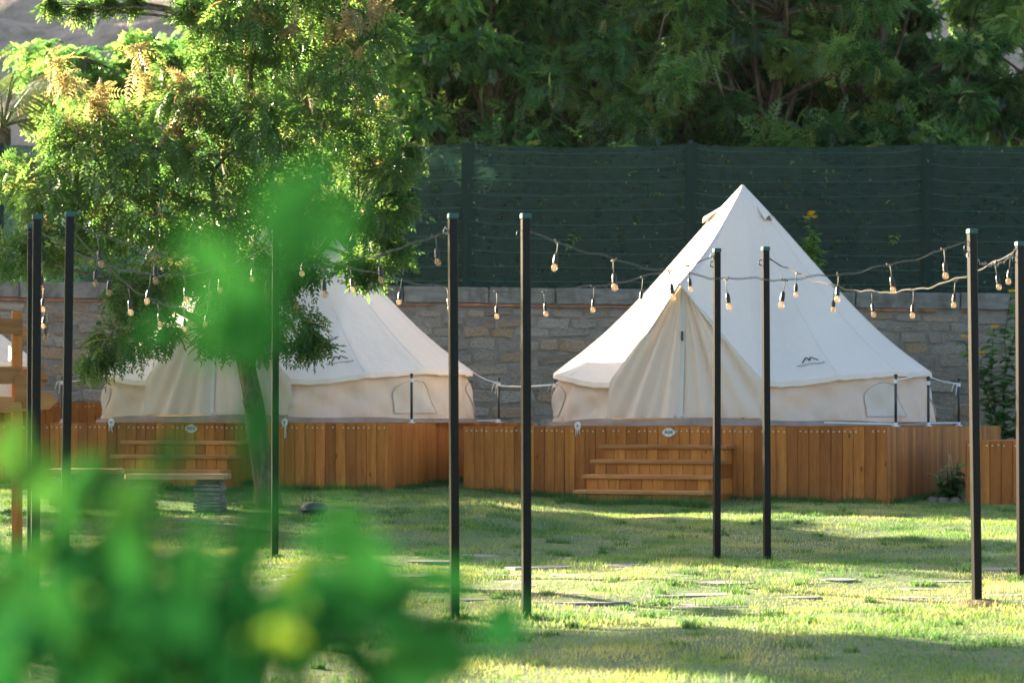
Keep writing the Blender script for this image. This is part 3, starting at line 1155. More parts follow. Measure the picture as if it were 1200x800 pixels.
gp = {}
for key, dk, x, y, z, lab in (
        ('r1', deck_r, -0.10, 0.85, ZR, 'nearest short black guy post on the right side of the right deck'),
        ('r2', deck_r, -0.10, 2.48, ZR, 'short black guy post touching the right end of the right tent'),
        ('r3', deck_r, -0.10, 4.15, ZR, 'short black guy post behind the right tent, against the stone wall'),
        ('rl', deck_r, -5.34, 2.85, ZR, 'short black guy post at the left end of the right tent'),
        ('l1', deck_l, -0.10, 1.18, ZL, 'short black guy post in front of the left tent wall'),
        ('l2', deck_l, -0.10, 2.90, ZL, 'short black guy post beside the right end of the left tent'),
        ('l3', deck_l, -0.10, 4.72, ZL, 'short black guy post between the two tents, against the stone wall'),
        ('ll', deck_l, -5.37, 1.75, ZL, 'short guy post at the left end of the left tent'),
        ('e1', deck_e, -1.75, 1.2, 1.36, 'short guy post on the low deck at the right edge')):
    p = on_deck(dk, x, y, z)
    gp[key] = p
    guy_post(lab, p, 0.62 if key != 'e1' else 0.58)
up = Vector((0, 0, 0.56))
rope('white guy rope from the right tent eave to the post by the stone wall', tent_pt(tent_r, R(118)), gp['r3'] + up)
rope('white guy rope tied from the right tent to its nearest side post', tent_pt(tent_r, R(95)), gp['r1'] + up, 0.01, False)
rope('white guy rope from the right tent left eave to its post', tent_pt(tent_r, R(-82) % (2 * math.pi)), gp['rl'] + up)
rope('white guy rope from the left tent eave to the post between the tents', tent_pt(tent_l, R(112)), gp['l3'] + up)
rope('white guy rope stretched between the two tents', gp['l3'] + Vector((0, 0, 0.52)), gp['rl'] + up, 0.02)
rope('white guy rope from the left tent left eave to its post', tent_pt(tent_l, R(-80) % (2 * math.pi)), gp['ll'] + up)
rope('white rope on the low deck at the right edge', gp['e1'] + up, gp['e1'] + Vector((1.2, -0.3, 0.62)))
rope('white rope lying low along the right side of the right deck', gp['r1'] + Vector((-0.9, -0.35, 0.05)), gp['r1'] + Vector((0, 0, 0.03)), 0.0, False)
rope('white rope lying behind the right tent near the wall', gp['r2'] + Vector((0, 0, 0.04)), gp['r3'] + Vector((0, 0, 0.04)), 0.0, False)
rope('white rope lying along the left deck beside its guy posts', gp['l2'] + Vector((0, 0, 0.03)), gp['l3'] + Vector((0, 0, 0.03)), 0.0, False)


def rope_bundle(label, p, rz, seed, length=0.16):
    rr = random.Random(seed)
    mb = MB()
    for k in range(7):
        a = rr.uniform(0, 6.28); r1 = rr.uniform(0.03, 0.06)
        mb.tube([(r1 * math.cos(t * 6.28 + a) * 0.9, -0.02 + 0.012 * math.sin(t * 12 + a) - 0.004 * k, -0.035 + r1 * 1.2 * math.sin(t * 6.28 + a)) for t in [i / 10 for i in range(11)]], 0.008, 5)
    coil = MB()
    for k in range(3):
        x = rr.uniform(-0.03, 0.03)
        coil.tube([(x * 0.3, -0.02, -0.04), (x, -0.035, -0.10), (x * 1.2 + rr.uniform(-.01, .01), -0.03, -length - rr.uniform(0, .04))], 0.007, 5)
    root = empty('rope_bundle', p, rz)
    root.scale = (0.75, 0.75, 0.75)
    tag(root, label, 'rope', 'coiled guy ropes hung on deck fronts')
    mb.build('coil', M['rope'], root, True)
    coil.build('tail', M['rope'], root, True)


rope_bundle('coiled white rope hanging over the right deck front at left of steps', on_deck(deck_r, -3.86, -0.03, ZR + 0.03), -TH_R, 1)
rope_bundle('coiled white rope hanging over the left deck front near the left pole', on_deck(deck_l, -3.72, -0.03, ZL + 0.03), -TH_L, 2)
rope_bundle('long white rope end hanging over the left deck beside the slim pole', on_deck(deck_l, -1.33, -0.03, ZL + 0.03), -TH_L, 3, 0.26)


# ------------------------------------------------------------------ light poles
HP = 2.6
poles = {}


def light_pole(key, label, px_top, top, px_bot, bot, hpx, rz):
    d = FPX * HP / hpx
    pt, pb = P(px_top, top, d), P(px_bot, bot, d)
    root = empty('light_pole', pb, 0)
    tag(root, label, 'pole', 'black light poles')
    ax = (pt - pb)
    L = ax.length
    q = Vector((0, 0, 1)).rotation_difference(ax)
    root.rotation_mode = 'QUATERNION'
    root.rotation_quaternion = q @ Matrix.Rotation(rz, 4, 'Z').to_quaternion()
    w = 0.0275
    MB().bevbox((-w, -w, -0.35), (w, w, L - 0.035), 0.004).build('post', M['black_steel'], root)
    MB().bevbox((-w - 0.004, -w - 0.004, L - 0.036), (w + 0.004, w + 0.004, L), 0.005).build('end_cap', M['post_cap'], root)
    MB().tube([(-w - .006, 0, L - 0.11), (-w - 0.03, 0, L - 0.12), (-w - 0.03, 0, L - 0.15), (-w - 0.006, 0, L - 0.16)], 0.005, 6).build('hook', M['guy_steel'], root, True)
    poles[key] = (pb, pt, d)


A15 = R(15)
light_pole('A', 'tall black light pole left of the right deck steps, its foot on open lawn', 616, 250, 617, 721, 471, A15)
light_pole('B', 'black light pole standing in front of the right tent door', 840, 291, 840, 652, 361, A15)
light_pole('C', 'tall black light pole in front of the gap between the two decks', 530.5, 250, 533, 721, 471, A15)
light_pole('D', 'black light pole in front of the right tent logo', 897, 289, 899, 652, 362, A15)
light_pole('E', 'tall black light pole with dry grass at its foot, near the right edge', 1139, 268, 1145, 713, 445, A15)
light_pole('F', 'black light pole cut by the right edge of the picture', 1195, 283, 1197, 683, 400, A15)
light_pole('G', 'black light pole right of the paired poles at left', 82, 248, 75, 716, 468, A15)
light_pole('H', 'thicker black pole of the close pair beside the direction sign', 43.5, 251, 41, 718, 467, A15)
light_pole('K', 'thin pole just behind its twin beside the direction sign', 37, 262, 36, 700, 438, A15)
light_pole('I', 'slim pole in front of the left tent, seen through blurred leaves', 323, 269, 322, 632, 363, A15)


# ------------------------------------------------------------------ festoon lights
def lamp_meshes():
    prof = [(0.006, 0.012), (0.013, 0.006), (0.0165, -0.022), (0.015, -0.045), (0.017, -0.052)]
    so = MB().lathe(prof, 10).mesh('socket', True); so.materials.append(M['socket'])
    pb = []
    for i in range(11):
        t = i / 10
        z = -0.048 - 0.058 * t
        r = 0.010 + (0.0115) * math.sin(math.pi * min(1, t * 1.0) ** 1.15) ** 0.8 if t < 0.98 else 0.003
        pb.append((max(r if t < 0.99 else 0.002, 0.002), z))
    bu = MB().lathe(pb, 12).mesh('bulb', True); bu.materials.append(M['bulb'])
    fi = MB().tube([(0.0, 0, -0.05), (0.006, 0, -0.075), (-0.006, 0, -0.082), (0.006, 0, -0.09), (-0.004, 0, -0.096)], 0.0022, 5).mesh('filament', True)
    fi.materials.append(M['filament'])
    return so, bu, fi


SO, BU, FI = lamp_meshes()


def festoon(label, a, b, sag, ts, rad=0.0032, drop=0.10, seed=0):
    a, b = Vector(a), Vector(b)
    rr = random.Random(seed)
    cur = lambda t: a.lerp(b, t) - Vector((0, 0, sag * 4 * t * (1 - t)))
    root = empty('string_lights', a)
    tag(root, label, 'string lights', 'festoon strings between the poles')
    pts, p2 = [], []
    for i in range(49):
        t = i / 48
        wob = 0.008 * math.sin(t * 40 + seed) + 0.006 * math.sin(t * 91)
        pts.append(cur(t) - a + Vector((0, 0, wob * min(1, 12 * t * (1 - t)))))
        p2.append(cur(t) - a + Vector((0.004 * math.cos(t * 160), 0.006 * math.sin(t * 160), 0.008 + wob * min(1, 12 * t * (1 - t)))))
    MB().tube(pts, rad, 6).build('cable', M['cable'], root, True)
    MB().tube(p2, rad * 0.5, 5).build('carrier_wire', M['cable'], root, True)
    # end ties
    MB().tube([(0.0, 0, 0.0), (-0.02, 0, 0.03), (-0.03, 0, 0.0), (-0.01, 0, -0.02), (0, 0, 0)], 0.004, 5).build('tie', M['rope'], root, True)
    for t in ts:
        q = cur(t) - a
        dr = drop * rr.uniform(0.85, 1.15)
        o = bpy.data.objects.new('lamp_socket', SO); COL.objects.link(o); o.parent = root
        o.location = q - Vector((0, 0, dr))
        sw = rr.uniform(-0.16, 0.16), rr.uniform(-0.16, 0.16)
        o.rotation_euler = (sw[0], sw[1], rr.uniform(0, 3))
        bo = bpy.data.objects.new('bulb', BU); COL.objects.link(bo); bo.parent = o
        fo = bpy.data.objects.new('filament', FI); COL.objects.link(fo); fo.parent = o
        mb = MB().tube([(0, 0, dr + 0.004), (0.003, 0, dr * 0.5), (0, 0, -0.002)], 0.0035, 5)
        mb.tube([(-0.03, 0, dr + 0.012), (-0.015, 0, dr - 0.008), (0, 0, dr), (0.02, 0, dr - 0.006)], 0.005, 5)
        c = mb.build('drop_cord', M['cable'], o, True)
        c.rotation_euler = (0, 0, 0)


def along(n, a=0.055, b=0.945):
    return [a + (b - a) * i / (n - 1) for i in range(n)]


dA, dB, dC, dD, dE, dF, dG, dH, dI = (poles[k][2] for k in 'ABCDEFGHI')
festoon('string of bulbs from the pole beside the steps to the dry-grass pole at right', P(622, 272, dA), P(1134, 283, dE), 0.285, along(8), seed=1)
festoon('string of small bulbs across the stone wall between the tents', P(836, 301, dB), P(327, 283, dI), 0.36, along(9), 0.0036, 0.11, 2)
festoon('string of small bulbs dipping in front of the right tent right slope', P(901, 303, dD), P(1191, 294, dF), 0.30, along(6, 0.12, 0.93), 0.0042, 0.11, 3)
festoon('second cable of bulbs sagging below the first near the right edge', P(1138, 300, dE), P(1193, 290, dF), 0.10, [0.8], 0.004, 0.10, 9)
festoon('string of bulbs swinging from the pole before the deck gap to the left pole', P(525, 271, dC), P(86, 262, dG), 0.27, along(7, 0.03, 0.93), seed=4)
festoon('string of bulbs running from the left pole pair to the slim pole in the leaves', P(40, 268, poles['K'][2]), P(320, 285, dI), 0.30, along(6, 0.12, 0.9), 0.0036, 0.11, 5)
festoon('string of bulbs receding from the thicker left pole towards the stone wall', P(47, 259, dH), P(56, 362, 40.9), 0.45, along(9, 0.10, 0.9), 0.0042, 0.11, 6)
festoon('string of bulbs slung behind the left poles towards the tree', P(78, 262, dG), P(300, 300, 27.5), 0.55, along(7, 0.1, 0.9), 0.0036, 0.11, 7)


# ------------------------------------------------------------------ foliage tools
def leaf_template(pairs, L, ll, lw, droop=0.25, sweep=62):
    vs, fs = [], []

    def leaflet(base, ang, l, w, dz):
        c, s = math.cos(ang), math.sin(ang)
        b = len(vs)
        for (x, y, z) in ((0, 0, 0), (l * 0.45, w / 2, 0.18 * w), (l, 0, dz), (l * 0.45, -w / 2, 0.18 * w)):
            vs.append((base[0] + c * x - s * y, base[1] + s * x + c * y, base[2] + z))
        fs.append((b, b + 3, b + 2, b + 1))
    for i in range(pairs):
        t = (i + 0.7) / pairs
        x = L * t * 0.95
        z = -droop * L * t * t
        k = 0.75 + 0.5 * math.sin(math.pi * min(1, t * 0.9 + 0.1))
        for sg in (1, -1):
            leaflet((x, 0, z), sg * R(sweep - 18 * t), ll * k, lw * k, -0.25 * ll)
    leaflet((L * 0.95, 0, -droop * L), 0, ll, lw, -0.3 * ll)
    return np.array(vs), np.array(fs)


def ovate_template(L, W, curl=0.25):
    xs = [0, 0.12, 0.35, 0.6, 0.82, 1.0]
    ws = [0.04, 0.55, 1.0, 0.85, 0.45, 0.02]
    vs = []
    for x, w in zip(xs, ws):
        z = -curl * L * x * x
        vs += [(x * L, w * W / 2, z + 0.10 * W * w), (x * L, 0, z), (x * L, -w * W / 2, z + 0.10 * W * w)]
    fs = []
    for i in range(5):
        a = i * 3
        fs += [(a, a + 1, a + 4, a + 3), (a + 1, a + 2, a + 5, a + 4)]
    return np.array(vs), np.array(fs)


def unit(v):
    return v / (np.linalg.norm(v, axis=1, keepdims=True) + 1e-9)


def place(tmpl, pos, dirs, ups, scale, tint):
    tv, tf = tmpl
    X = unit(dirs)
    Y = unit(np.cross(ups, X))
    Z = np.cross(X, Y)
    N, K = len(pos), len(tv)
    V = pos[:, None, :] + scale[:, None, None] * (tv[None, :, 0:1] * X[:, None, :] + tv[None, :, 1:2] * Y[:, None, :] + tv[None, :, 2:3] * Z[:, None, :])
    F = (tf[None] + (np.arange(N) * K)[:, None, None]).reshape(-1, tf.shape[1])
    return V.reshape(-1, 3), F, np.repeat(tint, K)


def join_np(parts):
    vs, fs, ts, b = [], [], [], 0
    for v, f, t in parts:
        vs.append(v); fs.append(f + b); ts.append(t); b += len(v)
    return np.concatenate(vs), np.concatenate(fs), np.concatenate(ts)


def clump_leaves(centers, radii, counts, rng, tmpl, tint_fn, droop=0.45, flat=0.75, smin=0.75, smax=1.25, shell=0.45):
    parts = []
    for c, r, n in zip(centers, radii, counts):
        d = unit(rng.normal(size=(n, 3)))
        rad = r * (shell + (1 - shell) * rng.random(n) ** 0.6)
        # uneven lobes: push the outline in and out
        lob = 0.75 + 0.5 * vnoise(d[:, 0] * 2.2 + c[0] * 3 + 9, d[:, 2] * 2.2 + c[2] * 3 + d[:, 1] * 1.7 + 9, 17)
        p = np.array(c)[None] + d * (rad * lob)[:, None] * np.array([1, 1, flat])[None]
        dr = d * 0.9 + rng.normal(size=(n, 3)) * 0.45
        dr[:, 2] -= droop
        ups = np.tile([[0, 0, 1.0]], (n, 1)) + rng.normal(size=(n, 3)) * 0.45
        s = rng.uniform(smin, smax, n)
        parts.append(place(tmpl, p - unit(dr) * 0.12, dr, ups, s, tint_fn(p, d, n, rng)))
    return join_np(parts)


def limb(mb, a, b, r0, r1, rr, bend=0.12, n=7):
    a, b = Vector(a), Vector(b)
    L = (b - a).length
    off = Vector((rr.uniform(-1, 1), rr.uniform(-1, 1), rr.uniform(-0.2, 0.9))) * bend * L
    pts = []
    for i in range(n + 1):
        t = i / n
        p = a.lerp(b, t) + off * math.sin(math.pi * t) * (1 - 0.4 * t)
        p += Vector((rr.uniform(-1, 1), rr.uniform(-1, 1), rr.uniform(-1, 1))) * 0.012 * L * (0 < i < n)
        pts.append(p)
    mb.tube(pts, [r0 + (r1 - r0) * (i / n) for i in range(n + 1)], 7)
    return pts


# ------------------------------------------------------------------ the leaning tree at left
def build_left_tree():
    rr = random.Random(21); rng = np.random.default_rng(21)
    base_d = 27.8
    base = P(316, 606, base_d)
    base.z = g(base.x, base.y) - 0.1
    root = empty('leafy_tree', (base.x, base.y, base.z + 0.1))
    tag(root, 'leafy tree with leaning trunk and orange young leaves before the left tent', 'tree')
    O = root.location.copy()
    mk = lambda px, py, d: P(px, py, d) - O
    tp = [base - O + Vector((0.02, 0, -0.1)), mk(312, 570, base_d), mk(304, 520, base_d), mk(297, 470, base_d), mk(288, 425, base_d), mk(280, 370, base_d + 0.05), mk(268, 310, base_d + 0.1)]
    MB().tube(tp, [0.175, 0.13, 0.115, 0.105, 0.098, 0.09, 0.078], 12).build('trunk', M['bark'], root, True)
    # broken branch stub
    MB().tube([mk(292, 480, base_d - 0.08), mk(288, 470, base_d - 0.18), mk(296, 456, base_d - 0.22)], [0.05, 0.04, 0.022], 7).build('branch_stub', M['bark'], root, True)
    # (px, py, radius px, depth offset)
    C = [(440, 40, 46, 0.2), (405, 90, 58, -0.3), (340, 40, 60, 0.3), (290, 90, 62, 0.5), (258, 45, 46, 0.2), (222, 118, 46, -0.4), (155, 140, 36, 0.2),
         (105, 140, 36, -0.2), (75, 160, 36, -0.5), (55, 225, 54, -0.4), (15, 205, 40, 0.1), (115, 190, 56, -0.6), (180, 185, 58, -0.7), (245, 180, 60, -0.2),
         (310, 150, 60, -0.6), (375, 160, 56, -0.1), (430, 150, 46, 0.3), (462, 200, 36, 0.0), (448, 255, 40, -0.1), (472, 240, 26, 0.0), (462, 295, 26, -0.1), (420, 200, 34, 0.4), (430, 320, 24, 0.1), (480, 180, 16, 0.2), (385, 240, 30, 0.5), (320, 230, 62, 0.1), (255, 250, 60, -0.5),
         (185, 255, 56, -0.5), (120, 265, 50, -0.2), (60, 285, 44, 0.1), (15, 300, 36, -0.3), (200, 320, 50, 0.2), (155, 345, 36, -0.3), (140, 400, 42, -0.3), (115, 425, 22, -0.3),
         (190, 385, 34, 0.0), (250, 330, 50, 0.3), (320, 320, 46, -0.2), (345, 385, 40, -0.2), (300, 395, 36, -0.4), (365, 405, 22, -0.2), (255, 395, 36, 0.1), (415, 310, 20, 0.0),
         (345, 255, 48, -0.2), (305, 330, 44, 0.2), (355, 315, 34, 0.0), (275, 300, 46, 0.4), (60, 6, 12, 0.4), (95, 12, 14, 0.5), (125, 4, 11, 0.4), (155, 2, 12, 0.4), (222, 10, 22, 0.3), (200, 75, 16, 0.2), (290, 20, 50, -0.3), (400, 10, 45, 0.4), (250, -25, 55, 0.2), (350, -30, 55, 0.1)]
    centers, radii, counts = [], [], []
    lm, tw = MB(), MB()
    limb_ends = [mk(400, 110, base_d + 0.1), mk(300, 60, base_d + 0.2), mk(190, 110, base_d), mk(90, 190, base_d - 0.3), mk(420, 240, base_d), mk(140, 330, base_d - 0.2), mk(330, 370, base_d - 0.2), mk(215, 20, base_d + 0.4), mk(250, 200, base_d - 0.4)]
    starts = [tp[6], tp[6], tp[5], tp[5], tp[5], tp[4], tp[4], tp[6], tp[6]]
    lp = []
    for e, s in zip(limb_ends, starts):
        pts = limb(lm, s, e, 0.062, 0.022, rr, 0.14, 9)
        lp += [(p, 0.05 - 0.03 * i / 9) for i, p in enumerate(pts) if i > 2]
    for (px, py, rp, dd) in C:
        d = base_d + dd
        c = mk(px, py, d)
        r = rp * d / FPX
        centers.append(c); radii.append(r * 0.95)
        counts.append(int(50 + 520 * r * r))
        near = min(lp, key=lambda q: (q[0] - c).length)
        limb(tw, near[0], c, min(near[1], 0.022), 0.008, rr, 0.12, 6)
        for k in range(4):
            v = Vector((rr.gauss(0, 1), rr.gauss(0, 1), rr.gauss(0, 0.7))).normalized() * r * 0.95
            limb(tw, c, c + v, 0.008, 0.003, rr, 0.1, 3)
    # a long bare twig along the top
    limb(tw, mk(230, 14, base_d + 0.3), mk(60, 8, base_d + 0.4), 0.02, 0.006, rr, 0.05, 8)
    tag(lm.build('limbs', M['bark'], root, True), kind='stuff')
    tag(tw.build('twigs', M['bark'], root, True), kind='stuff')
    tmpl = leaf_template(6, 0.22, 0.058, 0.023, 0.35)

    def tint(p, d, n, rng):
        t = rng.beta(2.6, 1.9, n) * 0.86
        new = (rng.random(n) < 0.07) & (d[:, 2] > 0.1)
        return np.where(new, rng.uniform(0.86, 1.0, n), t)
    v, f, t = clump_leaves(centers, radii, counts, rng, tmpl, tint)
    link_mesh('crown', np_mesh('crown', v, f, t), M['leaf_tree'], root)
    # tufts of young orange leaves at shoot tips
    tips = [(70, 75), (110, 125), (205, 150), (230, 125), (160, 60), (440, 10), (300, 15), (410, 22), (215, 95), (75, 95), (345, 35), (165, 95), (395, 40), (120, 110)]
    pc = [mk(px, py, base_d - 0.4 + rr.uniform(-0.2, 0.2)) for px, py in tips]
    v, f, t = clump_leaves(pc, [0.15] * len(pc), [16] * len(pc), rng, leaf_template(7, 0.26, 0.06, 0.02, 0.45), lambda p, d, n, r: r.uniform(0.84, 1.0, n), shell=0.1)
    link_mesh('young_leaves', np_mesh('young_leaves', v, f, t), M['leaf_tree'], root)


build_left_tree()


# ------------------------------------------------------------------ trees behind the net
def make_crown(seed, rx, rz, n_clumps, leaves, clump_r, tmpl, pale=0.04):
    rng = np.random.default_rng(seed)
    cs = []
    while len(cs) < n_clumps:
        p = rng.uniform(-1, 1, 3)
        q = np.linalg.norm(p)
        if 0.35 < q < 1.0:
            cs.append(p * np.array([rx, rx, rz]))
    rs = rng.uniform(0.7, 1.25, n_clumps) * clump_r

    def tint(p, d, n, rng):
        base = rng.uniform(0.15, 0.88)
        t = np.clip(base + rng.normal(size=n) * 0.16, 0, 0.9)
        return np.where(rng.random(n) < pale, rng.uniform(0.92, 1.0, n), t)
    v, f, t = clump_leaves(cs, rs, [leaves] * n_clumps, rng, tmpl, tint, 0.30, 0.7, 0.7, 1.35, 0.4)
    me = np_mesh('crown', v, f, t)
    me.materials.append(M['leaf_back'])
    return me, cs


def tree_parts(seed, cs, rz, zc):
    """trunk and branches for a crown whose centre is at height zc"""
    rr = random.Random(seed)
    tr, br = MB(), MB()
    top = Vector((rr.uniform(-.3, .3), rr.uniform(-.3, .3), zc + rz * 0.35))
    pts = limb(tr, (0, 0, -0.3), top, 0.17, 0.07, rr, 0.05, 9)
    for c in cs:
        c = Vector(c) + Vector((0, 0, zc))
        cand = [p for p in pts[3:] if p.z < c.z + 0.2] or pts[3:4]
        a = max(cand, key=lambda p: p.z) if rr.random() < 0.5 else rr.choice(cand)
        limb(br, a, c, 0.05, 0.012, rr, 0.1, 6)
    a = tr.mesh('trunk', True); a.materials.append(M['bark'])
    b = br.mesh('branches', True); b.materials.append(M['bark'])
    return a, b


def build_back_trees():
    tm = leaf_template(5, 0.25, 0.075, 0.032, 0.4)
    kinds = []
    for k, (rx, rz, nc, lv, cr) in enumerate(((2.5, 3.9, 74, 125, 0.52), (2.2, 4.2, 72, 170, 0.50), (2.7, 3.5, 76, 110, 0.52))):
        zc = 6.2
        cme, cs = make_crown(100 + k, rx, rz, nc, lv, cr, (tm, leaf_template(3, 0.17, 0.10, 0.050, 0.3, 50), leaf_template(6, 0.28, 0.080, 0.028, 0.2))[k], (0.05, 0.02, 0.09)[k])
        tme, bme = tree_parts(200 + k, cs, rz, zc)
        kinds.append((cme, tme, bme, zc))
    spots = [
        # x, y, kind, scale, dz, rz, label
        (-3.4, 44.6, 0, 1.00, 0.2, 0.3, 'dense green tree behind the net, just right of the leaning tree'),
        (-0.6, 44.2, 1, 0.98, -0.1, 1.9, 'dense green tree behind the net, above the gap between the tents'),
        (1.9, 44.9, 2, 1.02, 0.3, 4.0, 'dense green tree behind the net with bare slanting stems, left of the right tent peak'),
        (4.3, 44.3, 0, 1.00, 0.1, 2.5, 'dense green tree behind the net, straight above the right tent peak'),
        (6.7, 44.8, 1, 1.04, 0.0, 5.2, 'feathery green tree behind the net, above the yellow wall flower'),
        (9.4, 44.5, 2, 0.90, -0.7, 0.9, 'darker tree behind the net at the top right corner'),
        (-2.0, 48.0, 2, 1.22, 0.6, 3.3, 'taller tree in the second row, between the two leftmost net trees'),
        (0.9, 48.6, 0, 1.25, 0.8, 4.4, 'taller tree in the second row, above the middle of the net'),
        (3.6, 48.2, 1, 1.25, 0.7, 0.4, 'taller tree in the second row, left of the right tent peak'),
        (6.0, 48.9, 2, 1.22, 0.5, 1.2, 'taller tree in the second row, right of the right tent peak'),
        (8.6, 48.0, 0, 0.92, -0.9, 2.9, 'taller tree in the second row with sky showing through its top'),
        (-5.2, 49.0, 1, 1.05, -0.6, 1.0, 'tree in the second row mostly hidden by the leaning tree'),
        (12.0, 47.0, 1, 0.9, -0.9, 1.6, 'tree in the second row cut by the right edge'),
    ]
    for (x, y, k, s, dz, rz, lab) in spots:
        cme, tme, bme, zc = kinds[k]
        root = empty('broadleaf_tree', (x, y, 0.92), rz)
        root.scale = (s, s, s)
        tag(root, lab, 'tree', 'trees behind the net')
        o = link_mesh('crown', cme, None, root); o.location = (0, 0, zc + dz)
        o = link_mesh('trunk', tme, None, root); o.location = (0, 0, 0)
        o = link_mesh('branches', bme, None, root); o.location = (0, 0, dz)
    # low shrubs along the back of the net
    sm, scs = make_crown(131, 1.25, 1.5, 14, 120, 0.62, tm)
    st, sb = tree_parts(231, scs, 1.5, 2.6)
    labs = ['left of the leaning tree crown', 'behind the leaning tree crown', 'above the net post between the tents', 'above the net middle', 'above the net left of the tent peak',
            'above the net right of the tent peak', 'above the net behind the wall flower', 'above the net near the right edge', 'above the net at the right edge']
    for i, x in enumerate((-7.0, -4.6, -2.2, -0.2, 1.6, 3.4, 5.2, 7.2, 9.2)):
        root = empty('understorey_shrub', (x, 43.0 + 0.5 * (i % 2), 0.92), i * 1.3)
        s = (1.12, 1.28, 1.2, 1.3)[i % 4] if i > 0 else 1.0
        root.scale = (s, s, s * 1.15)
        tag(root, 'low leafy shrub ' + labs[i], 'shrub', 'shrubs behind the net')
        link_mesh('crown', sm, None, root).location = (0, 0, 2.6)
        link_mesh('trunk', st, None, root)
        link_mesh('branches', sb, None, root)
    # two feathery tree tops against the hill
    fm, fcs = make_crown(141, 0.55, 0.8, 9, 60, 0.33, tm, 0.12)
    ft, fb = tree_parts(241, fcs, 0.8, 5.9)
    for (px, py, d, lab) in ((66, 62, 50, 'small feathery tree top against the hill beside the palm'), (104, 70, 48, 'small round tree top against the hill right of the palm')):
        p = P(px, py, d)
        s = (p.z - 0.92) / 6.2
        root = empty('young_tree', (p.x, d, 0.92), px)
        root.scale = (s, s, s)
        tag(root, lab, 'tree', 'small trees against the hill')
        link_mesh('crown', fm, None, root).location = (0, 0, 5.9)
        link_mesh('trunk', ft, None, root)
        link_mesh('branches', fb, None, root)


build_back_trees()


def build_palm():
    p = P(4, 150, 42.6)
    root = empty('palm_tree', (p.x, p.y, 0.92))
    tag(root, 'palm with drooping split fronds at the left edge behind the wall', 'palm')
    h = p.z - 0.92
    MB().tube([(0.1, 0, -0.2), (0.05, 0, h * 0.5), (0, 0, h)], [0.17, 0.13, 0.12], 10).build('trunk', M['bark'], root, True)
    rr = random.Random(5)
    for k in range(22):
        a = k * 2.4 + rr.uniform(-.2, .2)
        L = rr.uniform(1.2, 1.9); up_ = rr.uniform(0.5, 2.0)
        dirv = Vector((math.cos(a), math.sin(a), 0))
        sp = [Vector((0, 0, h)) + dirv * L * t * (1 - 0.15 * up_) + Vector((0, 0, up_ * t * L * 0.9 - (0.55 + 0.30 * up_) * L * t * t)) for t in [i / 12 for i in range(13)]]
        mb = MB().tube(sp, [0.02 - 0.014 * i / 12 for i in range(13)], 5)
        side = dirv.cross(Vector((0, 0, 1)))
        for i in range(2, 13):
            for s in (1, -1):
                for q in (0, 0.5):
                    t = min(12, i + q)
                    b = sp[int(t)].lerp(sp[min(12, int(t) + 1)], t - int(t))
                    l = 0.55 * math.sin(math.pi * (0.15 + 0.8 * i / 13)) + 0.08
                    tip = b + side * s * l * 0.8 + dirv * l * 0.5 + Vector((0, 0, -0.35 * l - rr.uniform(0, 0.1)))
                    mid = b.lerp(tip, 0.4) + Vector((0, 0, 0.03))
                    w = dirv * 0.022
                    mb.add([b - w * .4, mid - w, tip, mid + w], [(0, 1, 2, 3)])
        me = mb.mesh('frond')
        at = me.attributes.new('tint', 'FLOAT', 'POINT')
        tv = rr.uniform(0.1, 0.75) if k % 4 else rr.uniform(0.85, 1)
        at.data.foreach_set('value', [tv] * len(me.vertices))
        link_mesh('frond', me, M['leaf_palm'], root)


build_palm()

# slender tree out to the left whose shade crosses the front of the lawn
def build_side_tree():
    tm = leaf_template(6, 0.30, 0.085, 0.034, 0.4)
    cme, cs = make_crown(151, 0.85, 1.5, 22, 110, 0.5, tm)
    tme, bme = tree_parts(251, cs, 1.5, 3.4)
    x, y = -7.3, 21.0
    root = empty('slender_tree', (x, y, g(x, y)))
    tag(root, 'slender tree left of the picture shading the front lawn', 'tree')
    link_mesh('crown', cme, None, root).location = (0, 0, 3.4)
    link_mesh('trunk', tme, None, root); link_mesh('branches', bme, None, root)
    cme, cs = make_crown(152, 1.7, 1.5, 26, 120, 0.62, tm)
    tme, bme = tree_parts(252, cs, 1.5, 3.7)
    x, y = -10.3, 30.8
    root = empty('spreading_tree', (x, y, g(x, y)))
    tag(root, 'spreading tree left of the picture shading the lawn before the left deck', 'tree')
    link_mesh('crown', cme, None, root).location = (0, 0, 3.7)
    link_mesh('trunk', tme, None, root); link_mesh('branches', bme, None, root)

    x, y = -9.1, 32.9
    r2 = empty('spreading_tree', (x, y, g(x, y)), 2.0)
    r2.scale = (0.92, 0.92, 0.95)
    tag(r2, 'spreading tree beyond the left end of the left deck, shading its steps', 'tree')
    link_mesh('crown', cme, None, r2).location = (0, 0, 3.7)
    link_mesh('trunk', tme, None, r2); link_mesh('branches', bme, None, r2)


build_side_tree()


